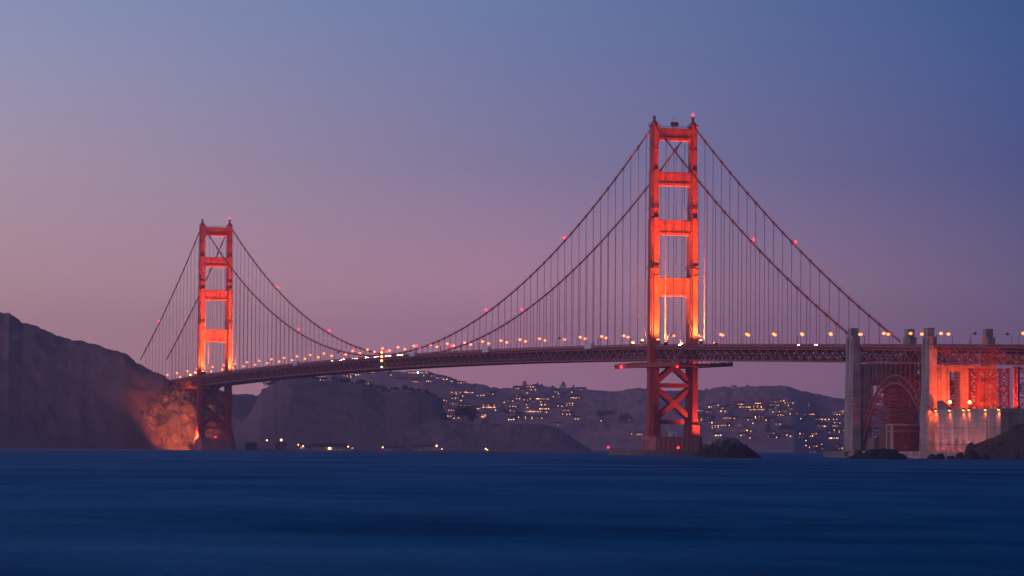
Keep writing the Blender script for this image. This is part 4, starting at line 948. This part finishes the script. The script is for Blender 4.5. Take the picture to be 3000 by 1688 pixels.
# ------------------------------------------------------------------ harbour below the wooded hill
def gp(px, D=4062): return at(px, 1318, D)
def harbour_building(px0, px1, y1, y0, label, wm, roofh=2.5, windows=(), D=4062, cat='building'):
    a, c = at(px0, 1320, D), at(px1, 1320, D); w = (c-a).length; ctr = (a+c)/2
    z1 = at(px0, y1, D).z; z0 = SEA+1.2
    t = tag(empty('harbour_building', (ctr.x, ctr.y, z0)), label, cat, 'buildings on the harbour shore'); t.rotation_euler = (0, 0, YAW)
    h = max(3, z1-z0)
    MB().box(-5, 5, -w/2, w/2, -2, h).build('wall', wm, t)
    MB().prism([(-5.6, h-.05), (5.6, h-.05), (0, h+roofh)], 'y', -w/2-.5, w/2+.5).build('roof', HROOF[0], t)
    n = max(2, int(w/7))
    for k in range(n):
        y = -w/2+w*(k+.5)/n; MB().box(-5.08, -5, y-1.1, y+1.1, 1.2, min(h-.4, 3.2)).build('window', (WIN[2] if k in windows else DARKM), t)
    return t
harbour_building(915, 1016, 1309, 1320, 'long pale warehouse with dark windows on the harbour shore', HWALL[0], 3.5)
harbour_building(875, 910, 1311, 1320, 'pale boathouse lit by a lamp left of the long warehouse', HWALL[0], 2, (1,))
harbour_building(808, 838, 1304, 1320, 'tall gabled house on the harbour shore near the bright lamp', HWALL[1], 3)
harbour_building(720, 752, 1309, 1320, 'brown gabled house at the left end of the harbour shore', HWALL[1], 4)
harbour_building(1017, 1038, 1312, 1320, 'small pale cabin right of the long warehouse', HWALL[0], 1.5, (0,))
harbour_building(1125, 1150, 1312, 1320, 'small pale shed on the harbour shore below midspan', HWALL[0], 1.5)
harbour_building(1154, 1182, 1313, 1320, 'low grey shed beside the small pale shed', HWALL[2], 1.2)
harbour_building(1208, 1292, 1308, 1320, 'long pale two storey building by the marina with one lit window', HWALL[0], 1.5, (4,))
t = at(968, 1300, 4066)
for i, (px, py, r_, txt) in enumerate(((782, 1291.5, .9, 'highest left'), (824, 1291.5, 1.5, 'brightest left'), (874, 1304.5, .8, 'left of the warehouse'), (888, 1309, 1.0, 'on the boathouse front'), (964, 1316, 1.5, 'on the quay before the warehouse'), (968, 1316, 1.3, 'second on the quay before the warehouse'), (1020, 1310, .9, 'right of the warehouse'), (1121, 1312, .9, 'beside the small pale shed'), (1279, 1308, 1.2, 'over the marina building'), (1423, 1317, 1.1, 'among the marina masts'), (1429, 1320, .8, 'on the marina pontoon'), (1295, 1317, .7, 'right of the marina building'))):
    p = at(px, py, 4050); t = tag(empty('harbour_lamp', (p.x, p.y, SEA+1)), f'glowing harbour lamp {txt}', 'lamp', 'lamps on the harbour shore')
    MB().tube([(0, 0, 0), (0, 0, p.z-SEA-1)], .12, 5).build('pole', GREYM, t); MB().ball((0, 0, p.z-SEA-1+r_*.5), r_*.8, r_*.8, r_*.8).build('lamp_head', WARMG, t)
def sailboat(hm):
    t = empty('sailboat'); b = MB()
    b.prism([(-1.3, 0), (1.3, 0), (1.5, 1.1), (-1.5, 1.1)], 'x', -4, 3); b.add([(3, -1.3, 0), (3, 1.3, 0), (3, 1.5, 1.1), (3, -1.5, 1.1), (5, 0, 1.2), (4.2, 0, .1)], [(3, 2, 4), (0, 3, 4, 5), (2, 1, 5, 4), (1, 0, 5)])
    b.build('hull', HWALL[1], t); MB().prism([(-1, 1.1), (1, 1.1), (.8, 1.8), (-.8, 1.8)], 'x', -1.8, 2).build('cabin', HWALL[2], t)
    MB().tube([(.6, 0, 1.5), (.6, 0, hm)], [.16, .11], 5).build('mast', GREYM, t); MB().tube([(.6, 0, 2.6), (-3.4, 0, 2.8)], .1, 4).build('boom', GREYM, t); return t
SB = [sailboat(14), sailboat(18), sailboat(11)]; sbu = [False]*3
mx_ = [1253,1267,1292,1303,1310,1328,1336,1344,1350,1358,1364,1372,1378,1385,1390,1405,1416,1424,1432,1437,1440,1452,1458,1464,1470,1480,1486]
for i, px in enumerate(mx_):
    k = (i*5) % 3; o = copy_tree(SB[k]) if sbu[k] else SB[k]; sbu[k] = True
    p = at(px, 1322, 4045+(i*37 % 50)); p = at(px, 1322, 3995+(i*37 % 24)); o.location = (p.x, p.y, SEA-.25); o.rotation_euler = (0, 0, YAW+1.57+random.uniform(-.4, .4))
    tag(o, ['middle sized', 'tall masted', 'short masted'][k]+f' sailboat moored in the marina, {ordn(i)} from the left', 'sailboat', 'sailboats moored in the marina')
t = tag(empty('channel_buoy', (*at(1118, 1326, 3700).xy, SEA)), 'small dark buoy on the water below midspan', 'buoy')
MB().tube([(0, 0, -.5), (0, 0, .8)], 1.4, 10).build('float', REDP, t); MB().frustum(0, 0, .8, 4.2, .9, .9, .25, .25).build('tower', REDP, t)

# ------------------------------------------------------------------ rocks and the right shore
def rock(name, prof, D, depth, m, label, cat='rock', seed=0, rough=.9, sc_n=.16, group=None):
    """prof = outline from left to right in picture coordinates at distance D; built as a full solid"""
    x0, x1 = prof[0][0], prof[-1][0]; n = 56; rows = 30; b = MB(); g = {}
    c0 = at((x0+x1)/2, 1322, D); o = Vector((c0.x, c0.y, SEA))
    H0 = SEA-1.5
    for i in range(n+1):
        x = x0+(x1-x0)*i/n; zr = at(x, interp(prof, x), D).z
        half = depth*math.sqrt(max(0, 1-((i/n)*2-1)**2))*.5+.3
        for j in range(rows+1):
            t_ = j/rows*2-1; p = at(x, 1322, D); p = Vector((p.x, p.y, 0))+Vector((math.cos(YAW), math.sin(YAW), 0))*half*t_
            k = max(0, 1-abs(t_)**2.4)**.75; z = H0+(zr-H0)*k
            q = Vector((p.x, p.y, z))*sc_n+Vector((seed, seed, 0))
            z += (noise.fractal(q, .9, 2.1, 6))*rough*min(1, (zr-H0)/3)*(.35+.65*k)*(.4 if abs(t_) < .08 else 1)
            g[i, j] = len(b.v); b.v.append((p.x, p.y, z))
    for i in range(n):
        for j in range(rows): b.f.append((g[i, j], g[i, j+1], g[i+1, j+1], g[i+1, j]))
    ob = b.build(name, m, off=o); tag(ob, label, cat, group); return ob
def guano():
    m = ROCK.copy(); m.name = 'rock_pale_top'; t = m.node_tree; b = t.nodes['Principled BSDF']
    rp = next(n for n in t.nodes if n.type == 'VALTORGB'); ge = t.nodes.new('ShaderNodeTexCoord'); sp = t.nodes.new('ShaderNodeSeparateXYZ'); t.links.new(ge.outputs['Object'], sp.inputs[0])
    nz = next(n for n in t.nodes if n.type == 'TEX_NOISE')
    ad = t.nodes.new('ShaderNodeMath'); ad.operation = 'MULTIPLY_ADD'; t.links.new(nz.outputs['Fac'], ad.inputs[0]); ad.inputs[1].default_value = 16; t.links.new(sp.outputs['Z'], ad.inputs[2])
    mr = t.nodes.new('ShaderNodeMapRange'); t.links.new(ad.outputs[0], mr.inputs[0]); mr.inputs[1].default_value = 13.5; mr.inputs[2].default_value = 18.5
    mx2 = t.nodes.new('ShaderNodeMix'); mx2.data_type = 'RGBA'; t.links.new(mr.outputs[0], mx2.inputs[0]); t.links.new(rp.outputs[0], mx2.inputs[6]); mx2.inputs[7].default_value = (.13, .135, .15, 1)
    t.links.new(mx2.outputs[2], b.inputs['Base Color']); return m
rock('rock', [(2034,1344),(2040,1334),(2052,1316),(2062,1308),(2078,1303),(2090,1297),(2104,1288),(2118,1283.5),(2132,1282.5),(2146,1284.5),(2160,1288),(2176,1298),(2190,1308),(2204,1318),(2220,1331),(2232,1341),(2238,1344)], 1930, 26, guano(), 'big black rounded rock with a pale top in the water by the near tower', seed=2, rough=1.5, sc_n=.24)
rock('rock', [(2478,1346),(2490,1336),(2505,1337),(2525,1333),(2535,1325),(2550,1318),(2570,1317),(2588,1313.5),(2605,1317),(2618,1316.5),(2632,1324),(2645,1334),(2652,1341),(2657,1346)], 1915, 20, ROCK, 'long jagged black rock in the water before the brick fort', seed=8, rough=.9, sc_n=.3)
GB = 'boulders along the shore'
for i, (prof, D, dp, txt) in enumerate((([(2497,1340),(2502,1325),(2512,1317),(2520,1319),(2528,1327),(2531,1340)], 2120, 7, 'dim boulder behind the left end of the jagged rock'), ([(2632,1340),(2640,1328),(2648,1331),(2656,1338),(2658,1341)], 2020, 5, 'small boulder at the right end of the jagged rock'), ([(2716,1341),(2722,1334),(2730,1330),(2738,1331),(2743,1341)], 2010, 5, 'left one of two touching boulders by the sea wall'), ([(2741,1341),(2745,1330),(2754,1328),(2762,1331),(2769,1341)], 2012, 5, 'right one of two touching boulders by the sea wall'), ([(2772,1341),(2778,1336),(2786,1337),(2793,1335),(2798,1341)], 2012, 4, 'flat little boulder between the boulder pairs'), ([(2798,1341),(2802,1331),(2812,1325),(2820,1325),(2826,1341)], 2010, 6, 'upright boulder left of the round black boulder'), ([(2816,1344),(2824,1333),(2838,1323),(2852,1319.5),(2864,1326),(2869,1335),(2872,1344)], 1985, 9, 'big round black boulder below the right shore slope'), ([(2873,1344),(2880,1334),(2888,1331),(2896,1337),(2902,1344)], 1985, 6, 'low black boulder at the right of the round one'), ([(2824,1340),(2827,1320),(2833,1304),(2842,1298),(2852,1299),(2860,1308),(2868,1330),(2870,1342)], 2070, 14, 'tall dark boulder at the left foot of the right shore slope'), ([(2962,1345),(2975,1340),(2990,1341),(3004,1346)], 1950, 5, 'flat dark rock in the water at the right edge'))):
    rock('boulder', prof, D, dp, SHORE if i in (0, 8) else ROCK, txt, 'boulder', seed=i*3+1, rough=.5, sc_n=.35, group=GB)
shore_sil = [(2838,1340),(2846,1310),(2860,1300),(2888,1289),(2910,1281),(2931,1273),(2948,1265),(2960,1257),(2966,1249),(2979,1244.5),(3000,1242),(3060,1236),(3150,1220),(3300,1215)]
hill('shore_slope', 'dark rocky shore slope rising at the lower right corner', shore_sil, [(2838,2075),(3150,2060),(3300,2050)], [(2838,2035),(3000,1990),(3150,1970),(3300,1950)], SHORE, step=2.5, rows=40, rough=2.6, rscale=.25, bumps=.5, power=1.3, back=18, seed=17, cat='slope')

hill('bluff', 'dark scrub bluff carrying the end of the approach viaduct beyond the right edge', [(3060,1330),(3150,1240),(3300,1150),(3480,1050),(3600,1000),(3900,980),(4600,960),(5400,1010)], [(3060,1990),(3300,1930),(5400,1800)], [(3060,1940),(3300,1860),(5400,1600)], SCRUB, step=8, rows=30, rough=5, rscale=.06, bumps=1.2, power=1.6, back=500, seed=27)
# surf along the shores
def surf(name_label, pts, w0, w1, seed):
    b = MB(); rnd = random.Random(seed); n = len(pts); vs = []
    for i, p in enumerate(pts):
        d = (CAM-p); d.z = 0; d.normalize(); k = noise.noise(Vector((i*.37, seed, 0)))
        q = p+d*(w0+(w1-w0)*(.5+.5*k)); vs += [(p.x, p.y, SEA+.5), (q.x, q.y, SEA+.06)]
    b.add(vs, [(2*i, 2*i+1, 2*i+3, 2*i+2) for i in range(n-1)]); o = b.build('surf', FOAM, smooth=True); tag(o, name_label, 'surf', kind='stuff')
FOAM = mat('sea_foam', (.42, .40, .42), .9, .2, .25)
surf('pale surf washing along the sea wall by the boulders', [Vector((-335-4*k, 26.3+noise.noise(Vector((k*.3, 5, 0))), 0)) for k in range(58)], 8, 30, 4)
surf('thin pale surf line under the headland and lit cliff', [at(-60+10*k, 1322, interp([(-60, 3640), (300, 3760), (420, 3800), (590, 3830), (700, 3860)], -60+10*k)) for k in range(77)], 20, 60, 9)
# ------------------------------------------------------------------ haze
b = MB(); b.box(-2900, 7600, -5200, 3000, SEA-6, 330)
hm = bpy.data.materials.new('haze_air'); hm.use_nodes = True; t = hm.node_tree; t.nodes.clear()
pv = t.nodes.new('ShaderNodeVolumePrincipled'); pv.inputs['Color'].default_value = (.98, .77, .95, 1); pv.inputs['Density'].default_value = .000082; pv.inputs['Anisotropy'].default_value = .55
ou = t.nodes.new('ShaderNodeOutputMaterial'); t.links.new(pv.outputs[0], ou.inputs['Volume'])
tag(b.build('haze', hm), 'thin mauve dusk haze over the whole strait', 'haze', kind='stuff')
